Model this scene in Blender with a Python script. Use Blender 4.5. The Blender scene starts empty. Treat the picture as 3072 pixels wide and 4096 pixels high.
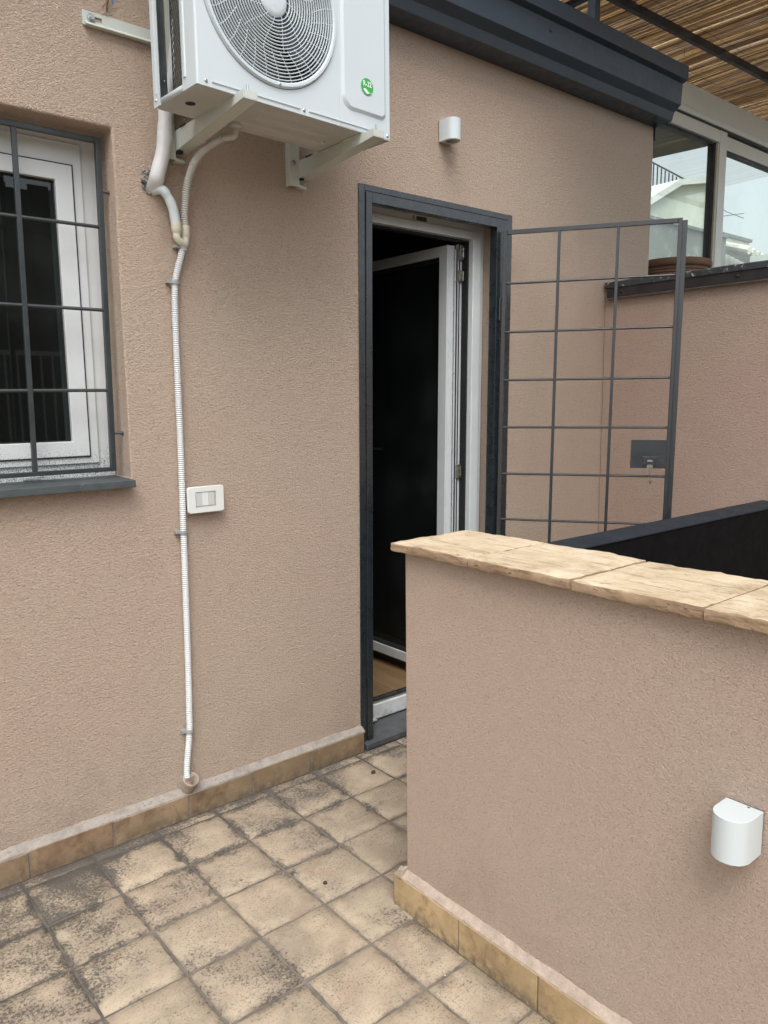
import bpy, bmesh, math, random
from mathutils import Vector, Matrix, noise
random.seed(7)
SC = bpy.context.scene
COL = SC.collection
PI = math.pi

# ------------------------------------------------------------------ camera, sky, sun, exposure
cam_d = bpy.data.cameras.new('camera'); cam = bpy.data.objects.new('camera', cam_d); COL.objects.link(cam)
cam_d.sensor_fit = 'HORIZONTAL'; cam_d.sensor_width = 36.0; cam_d.lens = 36.0*3087/3072
cam_d.clip_start = 0.02; cam_d.clip_end = 500
RX = (0.767514628726486, -0.640958494269756, -0.009669711179316448)
RD = (-0.10009276825722213, -0.10492904618824102, -0.9894298019610244)
RF = (0.6331688024795998, 0.7603697152632217, -0.14468988795723284)
cam.matrix_world = Matrix(((RX[0], -RD[0], -RF[0], 0.0), (RX[1], -RD[1], -RF[1], -2.2289),
                           (RX[2], -RD[2], -RF[2], 1.335), (0, 0, 0, 1)))
SC.camera = cam

SUN_EL, SUN_AZ = math.radians(58), math.radians(215)      # azimuth clockwise from +Y
W = bpy.data.worlds.new('World'); SC.world = W; W.use_nodes = True
wn = W.node_tree; wn.nodes.clear()
sky = wn.nodes.new('ShaderNodeTexSky'); sky.sky_type = 'NISHITA'; sky.sun_disc = False
sky.sun_elevation = SUN_EL; sky.sun_rotation = SUN_AZ; sky.air_density = 1.2; sky.dust_density = 4.0; sky.ozone_density = 1.0
hs = wn.nodes.new('ShaderNodeHueSaturation'); hs.inputs['Saturation'].default_value = 0.34
bg = wn.nodes.new('ShaderNodeBackground'); bg.inputs['Strength'].default_value = 0.15
wo = wn.nodes.new('ShaderNodeOutputWorld')
wn.links.new(sky.outputs[0], hs.inputs['Color']); wn.links.new(hs.outputs[0], bg.inputs['Color']); wn.links.new(bg.outputs[0], wo.inputs[0])
sun_d = bpy.data.lights.new('sun', 'SUN'); sun_d.energy = 0.9; sun_d.angle = math.radians(35); sun_d.color = (1.0, 0.96, 0.9)
sun = bpy.data.objects.new('sun', sun_d); COL.objects.link(sun)
sd = Vector((math.sin(SUN_AZ)*math.cos(SUN_EL), math.cos(SUN_AZ)*math.cos(SUN_EL), math.sin(SUN_EL)))
sun.rotation_euler = sd.to_track_quat('Z', 'Y').to_euler()
vs = SC.view_settings
SC.display_settings.display_device = 'sRGB'
vs.view_transform = 'Standard'; vs.look = 'None'; vs.gamma = 1.0; vs.exposure = 0.74; vs.use_curve_mapping = False
SC.render.engine = 'CYCLES'
SC.cycles.max_bounces = 8; SC.cycles.transparent_max_bounces = 12; SC.cycles.use_denoising = True
SC.cycles.caustics_reflective = False; SC.cycles.caustics_refractive = False

# ------------------------------------------------------------------ material helpers
class NT:
    def __init__(s, name):
        s.m = bpy.data.materials.new(name); s.m.use_nodes = True; s.t = s.m.node_tree; s.t.nodes.clear()
        s.out = s.n('ShaderNodeOutputMaterial'); s.b = s.n('ShaderNodeBsdfPrincipled'); s.l(s.b.outputs[0], s.out.inputs[0])
    def n(s, t, **k):
        x = s.t.nodes.new(t)
        for a, v in k.items(): setattr(x, a, v)
        return x
    def l(s, a, b): s.t.links.new(a, b)
    def setv(s, sock, v):
        if hasattr(v, 'links') or hasattr(v, 'is_linked'): s.l(v, sock)
        else: sock.default_value = v
    def pos(s, scale=(1, 1, 1), obj=False, rot=(0, 0, 0)):
        mp = s.n('ShaderNodeMapping'); mp.inputs['Scale'].default_value = scale; mp.inputs['Rotation'].default_value = rot
        if obj:
            tc = s.n('ShaderNodeTexCoord'); s.l(tc.outputs['Object'], mp.inputs[0])
        else:
            g = s.n('ShaderNodeNewGeometry'); s.l(g.outputs['Position'], mp.inputs[0])
        return mp.outputs[0]
    def noise(s, vec, scale, detail=3, rough=0.5, dist=0.0, col=False):
        x = s.n('ShaderNodeTexNoise'); s.l(vec, x.inputs['Vector'])
        x.inputs['Scale'].default_value = scale; x.inputs['Detail'].default_value = detail
        x.inputs['Roughness'].default_value = rough; x.inputs['Distortion'].default_value = dist
        return x.outputs['Color' if col else 'Fac']
    def voro(s, vec, scale, feature='F1', out='Distance'):
        x = s.n('ShaderNodeTexVoronoi', feature=feature); s.l(vec, x.inputs['Vector']); x.inputs['Scale'].default_value = scale
        return x.outputs[out]
    def ramp(s, fac, stops, interp='LINEAR'):
        x = s.n('ShaderNodeValToRGB'); x.color_ramp.interpolation = interp
        e = x.color_ramp.elements
        while len(e) < len(stops): e.new(0.5)
        for i, (p, c) in enumerate(stops):
            e[i].position = p; e[i].color = c if len(c) == 4 else (*c, 1)
        s.l(fac, x.inputs[0]); return x.outputs[0]
    def rng(s, v, a, b, c=0.0, d=1.0, smooth=True):
        x = s.n('ShaderNodeMapRange'); x.interpolation_type = 'SMOOTHSTEP' if smooth else 'LINEAR'
        s.setv(x.inputs[0], v); x.inputs[1].default_value = a; x.inputs[2].default_value = b
        x.inputs[3].default_value = c; x.inputs[4].default_value = d; return x.outputs[0]
    def math(s, op, a, b=0.0, clamp=False):
        x = s.n('ShaderNodeMath', operation=op, use_clamp=clamp); s.setv(x.inputs[0], a); s.setv(x.inputs[1], b); return x.outputs[0]
    def mix(s, f, a, b, mode='MIX'):
        x = s.n('ShaderNodeMix', data_type='RGBA', blend_type=mode)
        s.setv(x.inputs[0], f); 
        for sock, v in ((x.inputs[6], a), (x.inputs[7], b)):
            if isinstance(v, tuple): sock.default_value = v if len(v) == 4 else (*v, 1)
            else: s.l(v, sock)
        return x.outputs[2]
    def sep(s, v):
        x = s.n('ShaderNodeSeparateXYZ'); s.l(v, x.inputs[0]); return x.outputs
    def rnd(s): return s.n('ShaderNodeObjectInfo').outputs['Random']
    def bump(s, h, dist=0.002, strength=1.0, prev=None):
        x = s.n('ShaderNodeBump'); x.inputs['Distance'].default_value = dist; x.inputs['Strength'].default_value = strength
        s.l(h, x.inputs['Height'])
        if prev is not None: s.l(prev, x.inputs['Normal'])
        return x.outputs[0]
    def fin(s, color=None, rough=None, metal=None, normal=None, spec=None):
        for nme, v in (('Base Color', color), ('Roughness', rough), ('Metallic', metal), ('Specular IOR Level', spec)):
            if v is None: continue
            if isinstance(v, tuple): s.b.inputs[nme].default_value = v if len(v) == 4 else (*v, 1)
            else: s.setv(s.b.inputs[nme], v)
        if normal is not None: s.l(normal, s.b.inputs['Normal'])
        return s.m

def simple(name, c, rough=0.5, metal=0.0, var=0.12, vscale=6.0, bump=0.0, bscale=150, dirt=None, spec=None, streak=False):
    t = NT(name); p = t.pos()
    n1 = t.noise(p, vscale, 5, 0.6)
    hi = tuple(min(1, x*(1+var)) for x in c); lo = tuple(x*(1-var) for x in c)
    col = t.ramp(n1, [(0.3, lo), (0.7, hi)])
    if streak:
        ps = t.pos((14, 14, 1.2)); sn = t.noise(ps, 4, 5, 0.6)
        col = t.mix(t.rng(sn, 0.58, 0.8, 0, 0.35), col, tuple(x*0.55 for x in c))
    if dirt:
        dn = t.noise(p, dirt[1], 8, 0.75); col = t.mix(t.rng(dn, dirt[2], dirt[2]+0.1, 0, dirt[3]), col, dirt[0])
    rr = t.rng(t.noise(p, 25, 4, 0.6), 0.3, 0.7, max(0.02, rough-0.08), min(1, rough+0.08))
    nm = None
    if bump: nm = t.bump(t.noise(p, bscale, 3, 0.6), bump, 1.0)
    return t.fin(col, rr, metal, nm, spec)

def stucco(name, tints, grain_axis=(1, 1, 1), bd=0.0085):
    t = NT(name); p = t.pos()
    col = t.ramp(t.noise(p, 1.7, 4, 0.55), [(0.32, tints[0]), (0.5, tints[1]), (0.68, tints[2])])
    # vertical faint rubbed smudges
    ps = t.pos((5.5, 5.5, 1.6)); sm = t.noise(ps, 1.5, 6, 0.68)
    col = t.mix(t.rng(sm, 0.60, 0.78, 0, 0.16), col, tuple(x*0.72 for x in tints[1]))
    pg = t.pos(grain_axis)
    n1 = t.noise(pg, 118, 3, 0.62, 1.1); n2 = t.noise(pg, 300, 2, 0.5, 0.4); n3 = t.noise(pg, 40, 2, 0.5)
    v1 = t.voro(pg, 150, 'SMOOTH_F1')
    h = t.math('ADD', t.math('MULTIPLY', n1, 1.0), t.math('MULTIPLY', n2, 0.25))
    h = t.math('ADD', h, t.math('MULTIPLY', v1, 0.35)); h = t.math('ADD', h, t.math('MULTIPLY', n3, 0.35))
    # darker in the pits of the render coat, lighter on its ridges
    col = t.mix(t.rng(n1, 0.46, 0.35, 0, 0.5), col, tuple(x*0.42 for x in tints[1]))
    col = t.mix(t.rng(n1, 0.55, 0.72, 0, 0.35), col, tuple(min(1, x*1.22) for x in tints[1]))
    # grime near the floor
    z = t.sep(p)[2]
    lowd = t.math('MULTIPLY', t.rng(z, 0.45, 0.08, 0, 1), t.rng(t.noise(p, 5, 7, 0.7), 0.42, 0.7, 0, 0.22))
    col = t.mix(lowd, col, (0.16, 0.135, 0.115))
    nm = t.bump(h, bd, 1.0)
    return t.fin(col, 0.92, 0.0, nm, 0.25)

M = {}
M['stucco'] = stucco('stucco_house', [(0.585, 0.453, 0.366), (0.583, 0.460, 0.368), (0.578, 0.472, 0.378)], (1.3, 1.3, 2.35), 0.0088)
M['stucco_low'] = stucco('stucco_parapet', [(0.610, 0.472, 0.388), (0.613, 0.480, 0.392), (0.610, 0.490, 0.400)], (1.75, 1.75, 3.0), 0.0074)
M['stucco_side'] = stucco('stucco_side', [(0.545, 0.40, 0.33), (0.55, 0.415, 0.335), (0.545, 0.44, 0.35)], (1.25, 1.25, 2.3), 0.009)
M['mortar'] = simple('mortar', (0.30, 0.27, 0.24), 0.95, var=0.3, vscale=30, bump=0.0025, bscale=180, dirt=((0.10, 0.09, 0.08), 30, 0.56, 0.7))
M['mortar_dark'] = simple('joint_mortar_dark', (0.20, 0.165, 0.13), 0.95, var=0.35, vscale=30, bump=0.002, bscale=180)
M['mortar_pink'] = simple('mortar_pink', (0.41, 0.335, 0.275), 0.95, var=0.2, vscale=40, bump=0.0025, bscale=180, dirt=((0.14, 0.11, 0.09), 60, 0.64, 0.7))
M['anthracite'] = simple('anthracite_paint', (0.015, 0.021, 0.026), 0.30, spec=1.0, var=0.1, vscale=9, bump=0.0003, bscale=90, dirt=((0.12, 0.12, 0.12), 18, 0.74, 0.25))
M['fascia'] = simple('fascia_paint', (0.010, 0.022, 0.038), 0.42, spec=0.8, var=0.22, vscale=3, bump=0.0006, bscale=12, dirt=((0.10, 0.11, 0.12), 26, 0.72, 0.35), streak=True)
M['iron'] = simple('grey_iron_paint', (0.020, 0.023, 0.027), 0.36, spec=0.8, var=0.12, vscale=20, bump=0.0005, bscale=110, dirt=((0.16, 0.15, 0.14), 60, 0.70, 0.3))
M['iron_teal'] = simple('window_iron_paint', (0.022, 0.029, 0.032), 0.40, spec=0.8, var=0.15, vscale=20, bump=0.0006, bscale=90, dirt=((0.22, 0.21, 0.19), 90, 0.68, 0.35))
M['black_panel'] = simple('black_sheet_metal', (0.0035, 0.0042, 0.0055), 0.62, spec=0.12, var=0.3, vscale=6, bump=0.0004, bscale=30, dirt=((0.12, 0.12, 0.12), 60, 0.76, 0.25))
M['panel_top'] = simple('sky_sheen_metal', (0.016, 0.022, 0.030), 0.6, spec=0.25, var=0.2, vscale=8, bump=0.0004, bscale=60)  # sky reflection put into the colour of the panel's top cap
M['slate'] = simple('slate_stone', (0.055, 0.066, 0.070), 0.7, var=0.25, vscale=22, bump=0.0008, bscale=120, dirt=((0.30, 0.30, 0.28), 45, 0.60, 0.5))
M['door_slab'] = simple('slate_doorstep', (0.070, 0.077, 0.082), 0.6, var=0.3, vscale=14, bump=0.0008, bscale=80, dirt=((0.17, 0.17, 0.16), 22, 0.60, 0.5))
M['white_metal'] = simple('white_sheet_metal', (0.575, 0.645, 0.68), 0.38, var=0.025, vscale=3, bump=0.0002, bscale=18)
M['white_grille'] = simple('white_grille_plastic', (0.575, 0.645, 0.68), 0.42, var=0.03, vscale=8)
M['bracket'] = simple('bracket_enamel', (0.52, 0.555, 0.515), 0.42, var=0.05, vscale=7, bump=0.0002, bscale=40)
M['pan'] = simple('base_pan_enamel', (0.47, 0.475, 0.45), 0.45, var=0.06, vscale=9, bump=0.0005, bscale=14, dirt=((0.25, 0.2, 0.14), 35, 0.70, 0.35))
M['shaded_metal'] = simple('shaded_sheet_metal', (0.19, 0.225, 0.245), 0.4, 0.6, var=0.1, vscale=25)  # grey tone carries the shade of inner faces
M['steel'] = simple('zinc_bolt', (0.55, 0.58, 0.60), 0.28, 1.0, var=0.1, vscale=60)
M['hole_shade'] = simple('painted_hole_shade', (0.012, 0.014, 0.018), 0.8, var=0.3)  # shade inside openings put into a flat dark colour
M['fan'] = simple('grey_fan_plastic', (0.10, 0.115, 0.125), 0.5, var=0.1)
M['coil'] = simple('aluminium_coil', (0.19, 0.19, 0.15), 0.55, 0.5, var=0.25, vscale=60)
M['mesh'] = simple('black_wire', (0.015, 0.018, 0.024), 0.5, var=0.2)
M['green'] = simple('green_sticker', (0.03, 0.38, 0.07), 0.4, var=0.03)
M['label_white'] = simple('sticker_print', (0.82, 0.85, 0.80), 0.5, var=0.02)
M['tape'] = simple('white_pipe_tape', (0.62, 0.635, 0.65), 0.5, var=0.08, vscale=14, bump=0.0018, bscale=30, dirt=((0.38, 0.39, 0.42), 20, 0.60, 0.5))
M['hose'] = simple('white_corrugated_plastic', (0.66, 0.69, 0.70), 0.42, var=0.03, vscale=12)
M['hose_grey'] = simple('greyed_corrugated_plastic', (0.56, 0.55, 0.52), 0.5, var=0.06, vscale=18)
M['cream'] = simple('cream_plastic', (0.60, 0.58, 0.47), 0.42, var=0.05, vscale=30)
M['clip'] = simple('grey_clip_plastic', (0.28, 0.31, 0.31), 0.5, var=0.08, vscale=30)
M['lamp_white'] = simple('white_powder_coat', (0.58, 0.645, 0.67), 0.38, var=0.015, vscale=6)
M['lamp_glass'] = simple('lamp_lens', (0.12, 0.14, 0.145), 0.15, var=0.1)
M['switch'] = simple('white_switch_plastic', (0.68, 0.71, 0.69), 0.42, var=0.03, vscale=15)
M['switch_grey'] = simple('greyish_switch_plastic', (0.54, 0.55, 0.56), 0.42, var=0.02)
M['yellowed'] = simple('yellowed_seal', (0.50, 0.46, 0.30), 0.6, var=0.2, vscale=60)
M['gasket'] = simple('black_gasket', (0.012, 0.012, 0.014), 0.6, var=0.2)
M['alu_white'] = simple('white_aluminium', (0.78, 0.80, 0.79), 0.4, var=0.04, vscale=4, dirt=((0.30, 0.28, 0.24), 30, 0.70, 0.3), streak=True)
M['ceil_dark'] = simple('veranda_ceiling', (0.10, 0.115, 0.115), 0.8, var=0.3, vscale=3)
M['coat_dark'] = simple('dark_lacquer', (0.030, 0.042, 0.048), 0.35, var=0.1)
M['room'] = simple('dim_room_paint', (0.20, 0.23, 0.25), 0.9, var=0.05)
M['handle'] = simple('pale_handle', (0.45, 0.60, 0.58), 0.4, var=0.05)
M['bitumen'] = simple('bitumen_membrane', (0.040, 0.046, 0.052), 0.8, var=0.3, vscale=12, bump=0.002, bscale=60, dirt=((0.62, 0.64, 0.64), 38, 0.56, 0.9))
M['steel_dark'] = simple('dark_steel_angle', (0.028, 0.024, 0.026), 0.45, var=0.3, vscale=14, bump=0.0006, bscale=50, dirt=((0.2, 0.2, 0.2), 40, 0.72, 0.3))
M['steel_lip'] = simple('weathered_steel_lip', (0.11, 0.105, 0.10), 0.6, var=0.3, vscale=30)
M['concrete'] = simple('weathered_concrete', (0.16, 0.175, 0.16), 0.9, var=0.25, vscale=1.5, bump=0.004, bscale=20, dirt=((0.34, 0.36, 0.32), 3, 0.55, 0.5))
M['far_render'] = simple('reflection_render', (0.50, 0.54, 0.46), 0.9, var=0.2, vscale=0.8, dirt=((0.66, 0.70, 0.62), 1.2, 0.50, 0.6))
M['far_white'] = simple('reflection_white', (0.70, 0.74, 0.72), 0.9, var=0.1, vscale=1.5)
M['far_tile'] = simple('reflection_roof_tile', (0.66, 0.65, 0.56), 0.9, var=0.25, vscale=4)
M['ground'] = simple('distant_ground', (0.18, 0.17, 0.15), 0.95, var=0.3, vscale=0.15)
M['paintwall'] = simple('painted_pipe_stub', (0.36, 0.285, 0.23), 0.85, var=0.25, vscale=30, bump=0.0015, bscale=90, dirt=((0.55, 0.52, 0.46), 40, 0.58, 0.8))
M['foam'] = simple('grey_foam', (0.30, 0.29, 0.27), 0.95, var=0.4, vscale=90, bump=0.004, bscale=140, dirt=((0.02, 0.02, 0.02), 60, 0.48, 0.9))
M['copper_w'] = simple('ochre_wire', (0.28, 0.17, 0.05), 0.5); M['brown_w'] = simple('brown_wire', (0.06, 0.035, 0.03), 0.5); M['blue_w'] = simple('blue_wire', (0.03, 0.18, 0.42), 0.5)
M['key'] = simple('nickel_key', (0.52, 0.50, 0.44), 0.25, 1.0, var=0.1, vscale=80)
M['leaf'] = simple('dry_leaf', (0.05, 0.025, 0.018), 0.8); M['pebble'] = simple('white_chip', (0.52, 0.50, 0.45), 0.8)
M['rust'] = simple('door_hardware', (0.38, 0.36, 0.31), 0.35, 0.9, var=0.35, vscale=60)

def pvc_mat():                              # white plastic frame with grime specks low down
    t = NT('white_pvc'); p = t.pos(); z = t.sep(p)[2]
    n = t.noise(p, 420, 2, 0.5); big = t.noise(p, 9, 5, 0.6)
    near = t.math('MULTIPLY', t.math('MULTIPLY', t.rng(z, 1.27, 1.12, 0, 1), t.rng(z, 1.0, 1.05, 0, 1)), t.rng(t.sep(p)[0], 1.3, 1.2, 0, 1))
    thr = t.math('SUBTRACT', 0.74, t.math('MULTIPLY', near, 0.22))
    f = t.rng(t.math('SUBTRACT', n, thr), 0.0, 0.05, 0, 0.9)
    col = t.ramp(big, [(0.3, (0.55, 0.585, 0.60)), (0.7, (0.61, 0.645, 0.66))])
    col = t.mix(f, col, (0.09, 0.095, 0.085))
    col = t.mix(t.math('MULTIPLY', t.rng(z, 0.14, 0.03, 0, 1), t.rng(t.noise(p, 30, 6, 0.7), 0.45, 0.65, 0, 0.7)), col, (0.22, 0.21, 0.18))
    return t.fin(col, 0.36, 0.0, t.bump(big, 0.0003), 0.5)
M['pvc'] = pvc_mat()

def glass_mat(name, tint, dirt=0.12, ior=1.5, body=0.0, extra=None):
    t = NT(name); p = t.pos()
    tr = t.n('ShaderNodeBsdfTransparent'); tr.inputs[0].default_value = (*tint, 1)
    gl = t.n('ShaderNodeBsdfGlossy'); gl.inputs['Roughness'].default_value = 0.01; gl.inputs[0].default_value = (0.95, 1.0, 0.98, 1)
    fr = t.n('ShaderNodeFresnel'); bf = t.n('ShaderNodeNewGeometry')
    t.l(t.math('ADD', t.math('MULTIPLY', bf.outputs['Backfacing'], 1.0/ior-ior), ior), fr.inputs[0])   # same reflectance entering and leaving the sheet
    mx = t.n('ShaderNodeMixShader'); t.l(fr.outputs[0], mx.inputs[0]); t.l(tr.outputs[0], mx.inputs[1]); t.l(gl.outputs[0], mx.inputs[2])
    df = t.n('ShaderNodeBsdfDiffuse'); df.inputs[0].default_value = (0.55, 0.60, 0.58, 1)
    # dust film and dried drips
    ps = t.pos((45, 45, 16)); sp = t.rng(t.noise(ps, 3.2, 3, 0.6), 0.70, 0.76, 0, 0.5)
    film = t.math('ADD', t.rng(t.noise(p, 3, 5, 0.6), 0.4, 0.8, dirt*0.3, dirt), t.math('MULTIPLY', sp, dirt*2.2), True)
    mx2 = t.n('ShaderNodeMixShader'); t.l(film, mx2.inputs[0]); t.l(mx.outputs[0], mx2.inputs[1]); t.l(df.outputs[0], mx2.inputs[2])
    t.l(mx2.outputs[0], t.out.inputs[0]); return t.m
M['glass'] = glass_mat('window_glass', (0.50, 0.55, 0.55), 0.03)
M['glass_v'] = glass_mat('veranda_glass', (0.95, 0.99, 0.96), 0.08)

def tile_mat(name, tints, moss=True, pits=True, along=None, edge=False):
    t = NT(name); p = t.pos(); r = t.rnd(); x, y, z = t.sep(p)
    col = t.ramp(r, [(0.0, tints[0]), (0.35, tints[1]), (0.65, tints[2]), (1.0, tints[3])])
    off = t.n('ShaderNodeCombineXYZ'); t.l(t.math('MULTIPLY', r, 37.0), off.inputs[0]); t.l(t.math('MULTIPLY', r, 91.0), off.inputs[1])
    pv = t.n('ShaderNodeVectorMath', operation='ADD'); t.l(p, pv.inputs[0]); t.l(off.outputs[0], pv.inputs[1]); pv = pv.outputs[0]
    mot = t.noise(pv, 7, 6, 0.62)
    col = t.mix(t.rng(mot, 0.38, 0.68, 0, 0.75), col, tuple(min(1, c*1.42) for c in tints[1]))
    col = t.mix(t.rng(t.noise(pv, 5, 3, 0.5, 0.6), 0.58, 0.74, 0, 0.55), col, tints[4])
    st = t.n('ShaderNodeMapping'); st.inputs['Scale'].default_value = along or (7, 60, 60); t.l(pv, st.inputs[0])
    col = t.mix(t.rng(t.noise(st.outputs[0], 1.2, 4, 0.6), 0.52, 0.75, 0, 0.28), col, tuple(c*0.72 for c in tints[0]))
    fine = t.noise(p, 260, 3, 0.6); col = t.mix(t.rng(fine, 0.60, 0.75, 0, 0.30), col, (0.20, 0.16, 0.12))
    pit = t.voro(t.pos((1, 1, 1)), 150, 'F1'); pm = t.rng(t.noise(pv, 9, 4, 0.6), 0.50, 0.62, 0, 1)
    pitf = t.math('MULTIPLY', t.rng(pit, 0.22, 0.12, 0, 1), pm)
    col = t.mix(t.math('MULTIPLY', pitf, 0.6), col, (0.11, 0.075, 0.05))
    h = t.math('SUBTRACT', t.math('ADD', t.math('MULTIPLY', mot, 0.8), t.math('MULTIPLY', fine, 0.35)), t.math('MULTIPLY', pitf, 0.5))
    if not moss and not edge:
        col = t.mix(t.rng(t.noise(pv, 13, 7, 0.72, 0.8), 0.48, 0.66, 0, 0.7), col, tints[4])
        col = t.mix(t.rng(t.noise(pv, 30, 5, 0.7), 0.56, 0.68, 0, 0.4), col, tuple(min(1, c*1.35) for c in tints[3]))
        col = t.mix(t.math('MULTIPLY', t.rng(z, 0.045, 0.0, 0, 1), t.rng(t.noise(p, 40, 6, 0.7), 0.40, 0.60, 0, 0.65)), col, (0.10, 0.09, 0.075))
    if edge:
        tc = t.n('ShaderNodeTexCoord'); ox, oy, oz = t.sep(tc.outputs['Object'])
        ex_ = t.math('MAXIMUM', t.math('ABSOLUTE', ox), t.math('ABSOLUTE', oy))
        en = t.math('ADD', ex_, t.math('MULTIPLY', t.math('SUBTRACT', t.noise(p, 16, 6, 0.7), 0.5), 0.11))
        ef = t.math('MULTIPLY', t.rng(en, 0.078, 0.104, 0, 0.75), t.rng(t.noise(p, 3.1, 4, 0.6), 0.38, 0.62, 0.05, 0.8)); col = t.mix(ef, col, (0.15, 0.125, 0.10))
        cn = t.rng(t.noise(pv, 11, 5, 0.7, 0.6), 0.50, 0.66, 0, 0.55); col = t.mix(cn, col, (0.43, 0.37, 0.27))
        sp = t.rng(t.noise(p, 170, 4, 0.75), 0.545, 0.60, 0, 1); spm = t.rng(t.noise(p, 7, 5, 0.65), 0.36, 0.62, 0.12, 0.75)
        col = t.mix(t.math('MULTIPLY', sp, spm), col, (0.115, 0.09, 0.068))
        lt = t.rng(t.noise(p, 140, 4, 0.7), 0.56, 0.66, 0, 0.35); col = t.mix(lt, col, (0.46, 0.40, 0.30))
    if moss:
        # black lichen crust: heavy along the wall foot and at the left, fading to the right front
        wall = t.rng(y, -0.62, -0.04, 0, 1, False); left = t.rng(x, 0.95, 0.25, 0, 1, False)
        dens = t.math('ADD', t.math('MULTIPLY', wall, 0.062), t.math('MULTIPLY', left, 0.048))
        strip = t.rng(y, -0.12, -0.045, 0, 0.045)
        dens = t.math('ADD', dens, strip)
        if edge: dens = t.math('ADD', dens, t.math('MULTIPLY', t.rng(en, 0.074, 0.100, 0, 0.060), t.rng(y, -1.1, -0.2, 0.25, 1, False)))
        n = t.noise(p, 4.6, 10, 0.66, 0.25); n2 = t.noise(p, 125, 6, 0.88, 0.3)
        nn = t.math('ADD', t.math('MULTIPLY', n, 0.40), t.math('MULTIPLY', n2, 0.60))
        f = t.rng(t.math('ADD', nn, dens), 0.568, 0.645, 0, 1)
        soft = t.rng(t.math('ADD', n, dens), 0.48, 0.74, 0, 0.42)
        spots = t.rng(t.noise(p, 11, 2, 0.4), 0.64, 0.70, 1, 0)         # clean round spots left in the crust
        f = t.math('MULTIPLY', f, spots)
        col = t.mix(soft, col, (0.18, 0.165, 0.145)); col = t.mix(t.math('MULTIPLY', f, 0.76), col, (0.060, 0.060, 0.061))
        h = t.math('ADD', h, t.math('MULTIPLY', f, 0.5))
    return t.fin(col, 0.82, 0.0, t.bump(h, 0.0028, 0.9), 0.3)
M['floor_tile'] = tile_mat('terracotta_floor', [(0.32, 0.265, 0.20), (0.355, 0.295, 0.22), (0.34, 0.275, 0.21), (0.375, 0.315, 0.235), (0.34, 0.25, 0.19)], edge=True)
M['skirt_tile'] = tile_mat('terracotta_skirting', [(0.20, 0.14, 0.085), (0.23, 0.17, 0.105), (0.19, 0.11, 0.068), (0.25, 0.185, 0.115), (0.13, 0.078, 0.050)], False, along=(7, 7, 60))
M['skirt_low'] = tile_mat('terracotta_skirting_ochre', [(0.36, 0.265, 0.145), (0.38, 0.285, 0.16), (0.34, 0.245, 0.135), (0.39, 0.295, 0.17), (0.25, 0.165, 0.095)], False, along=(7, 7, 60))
def coping_mat(name, c_hi, c_mid, c_lo, edge):
    t = NT(name); p = t.pos(); r = t.rnd()
    off = t.n('ShaderNodeCombineXYZ'); t.l(t.math('MULTIPLY', r, 31.0), off.inputs[0]); t.l(t.math('MULTIPLY', r, 17.0), off.inputs[1])
    ad = t.n('ShaderNodeVectorMath', operation='ADD'); t.l(p, ad.inputs[0]); t.l(off.outputs[0], ad.inputs[1]); pv = ad.outputs[0]
    def sc(v, k):
        mp = t.n('ShaderNodeMapping'); mp.inputs['Scale'].default_value = k; t.l(v, mp.inputs[0]); return mp.outputs[0]
    blot = t.noise(pv, 8, 6, 0.68, 0.5); col = t.ramp(blot, [(0.30, c_lo), (0.47, c_mid), (0.66, c_hi)])
    st = t.noise(sc(pv, (90, 9, 90)), 1.0, 6, 0.72, 0.9); sf = t.rng(st, 0.51, 0.66, 0, 0.55)
    col = t.mix(sf, col, tuple(x*0.55 for x in c_lo))
    st2 = t.noise(sc(pv, (160, 14, 160)), 1.0, 4, 0.7, 0.5); col = t.mix(t.rng(st2, 0.40, 0.25, 0, 0.5), col, tuple(min(1, x*1.12) for x in c_hi))
    pits = t.noise(sc(pv, (150, 60, 210) if edge else (130, 40, 130)), 1.0, 3, 0.6); pf = t.rng(pits, 0.645 if edge else 0.68, 0.70 if edge else 0.74, 0, 0.9)
    col = t.mix(t.math('MULTIPLY', pf, 0.75), col, (0.10, 0.062, 0.035))
    h = t.math('SUBTRACT', t.math('ADD', t.math('MULTIPLY', blot, 0.6), t.math('MULTIPLY', t.noise(p, 160, 3, 0.6), 0.35)), t.math('ADD', t.math('MULTIPLY', pf, 1.0), t.math('MULTIPLY', sf, 0.35)))
    return t.fin(col, 0.85, 0.0, t.bump(h, 0.0032), 0.25)
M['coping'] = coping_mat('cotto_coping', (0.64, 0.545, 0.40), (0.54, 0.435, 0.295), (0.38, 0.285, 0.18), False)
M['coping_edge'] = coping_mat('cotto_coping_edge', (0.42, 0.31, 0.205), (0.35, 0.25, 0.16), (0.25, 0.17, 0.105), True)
M['pot'] = tile_mat('glazed_terracotta', [(0.13, 0.075, 0.045), (0.16, 0.09, 0.055), (0.14, 0.075, 0.045), (0.17, 0.10, 0.06), (0.13, 0.13, 0.12)], False, along=(9, 9, 90))
def grout_mat():
    t = NT('floor_grout'); p = t.pos()
    col = t.ramp(t.noise(p, 18, 7, 0.7), [(0.35, (0.12, 0.108, 0.095)), (0.6, (0.22, 0.195, 0.165)), (0.8, (0.30, 0.26, 0.21))])
    x, y, z = t.sep(p); dk = t.math('MULTIPLY', t.math('MAXIMUM', t.rng(y, -0.55, -0.08, 0, 1, False), t.rng(x, 0.85, 0.35, 0, 1, False)), t.rng(t.noise(p, 6, 5, 0.7), 0.35, 0.6, 0.3, 0.85))
    col = t.mix(dk, col, (0.075, 0.070, 0.066))       # lichen also fills the joints
    return t.fin(col, 0.95, 0.0, t.bump(t.noise(p, 130, 4, 0.7), 0.002), 0.2)
M['grout'] = grout_mat()
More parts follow.
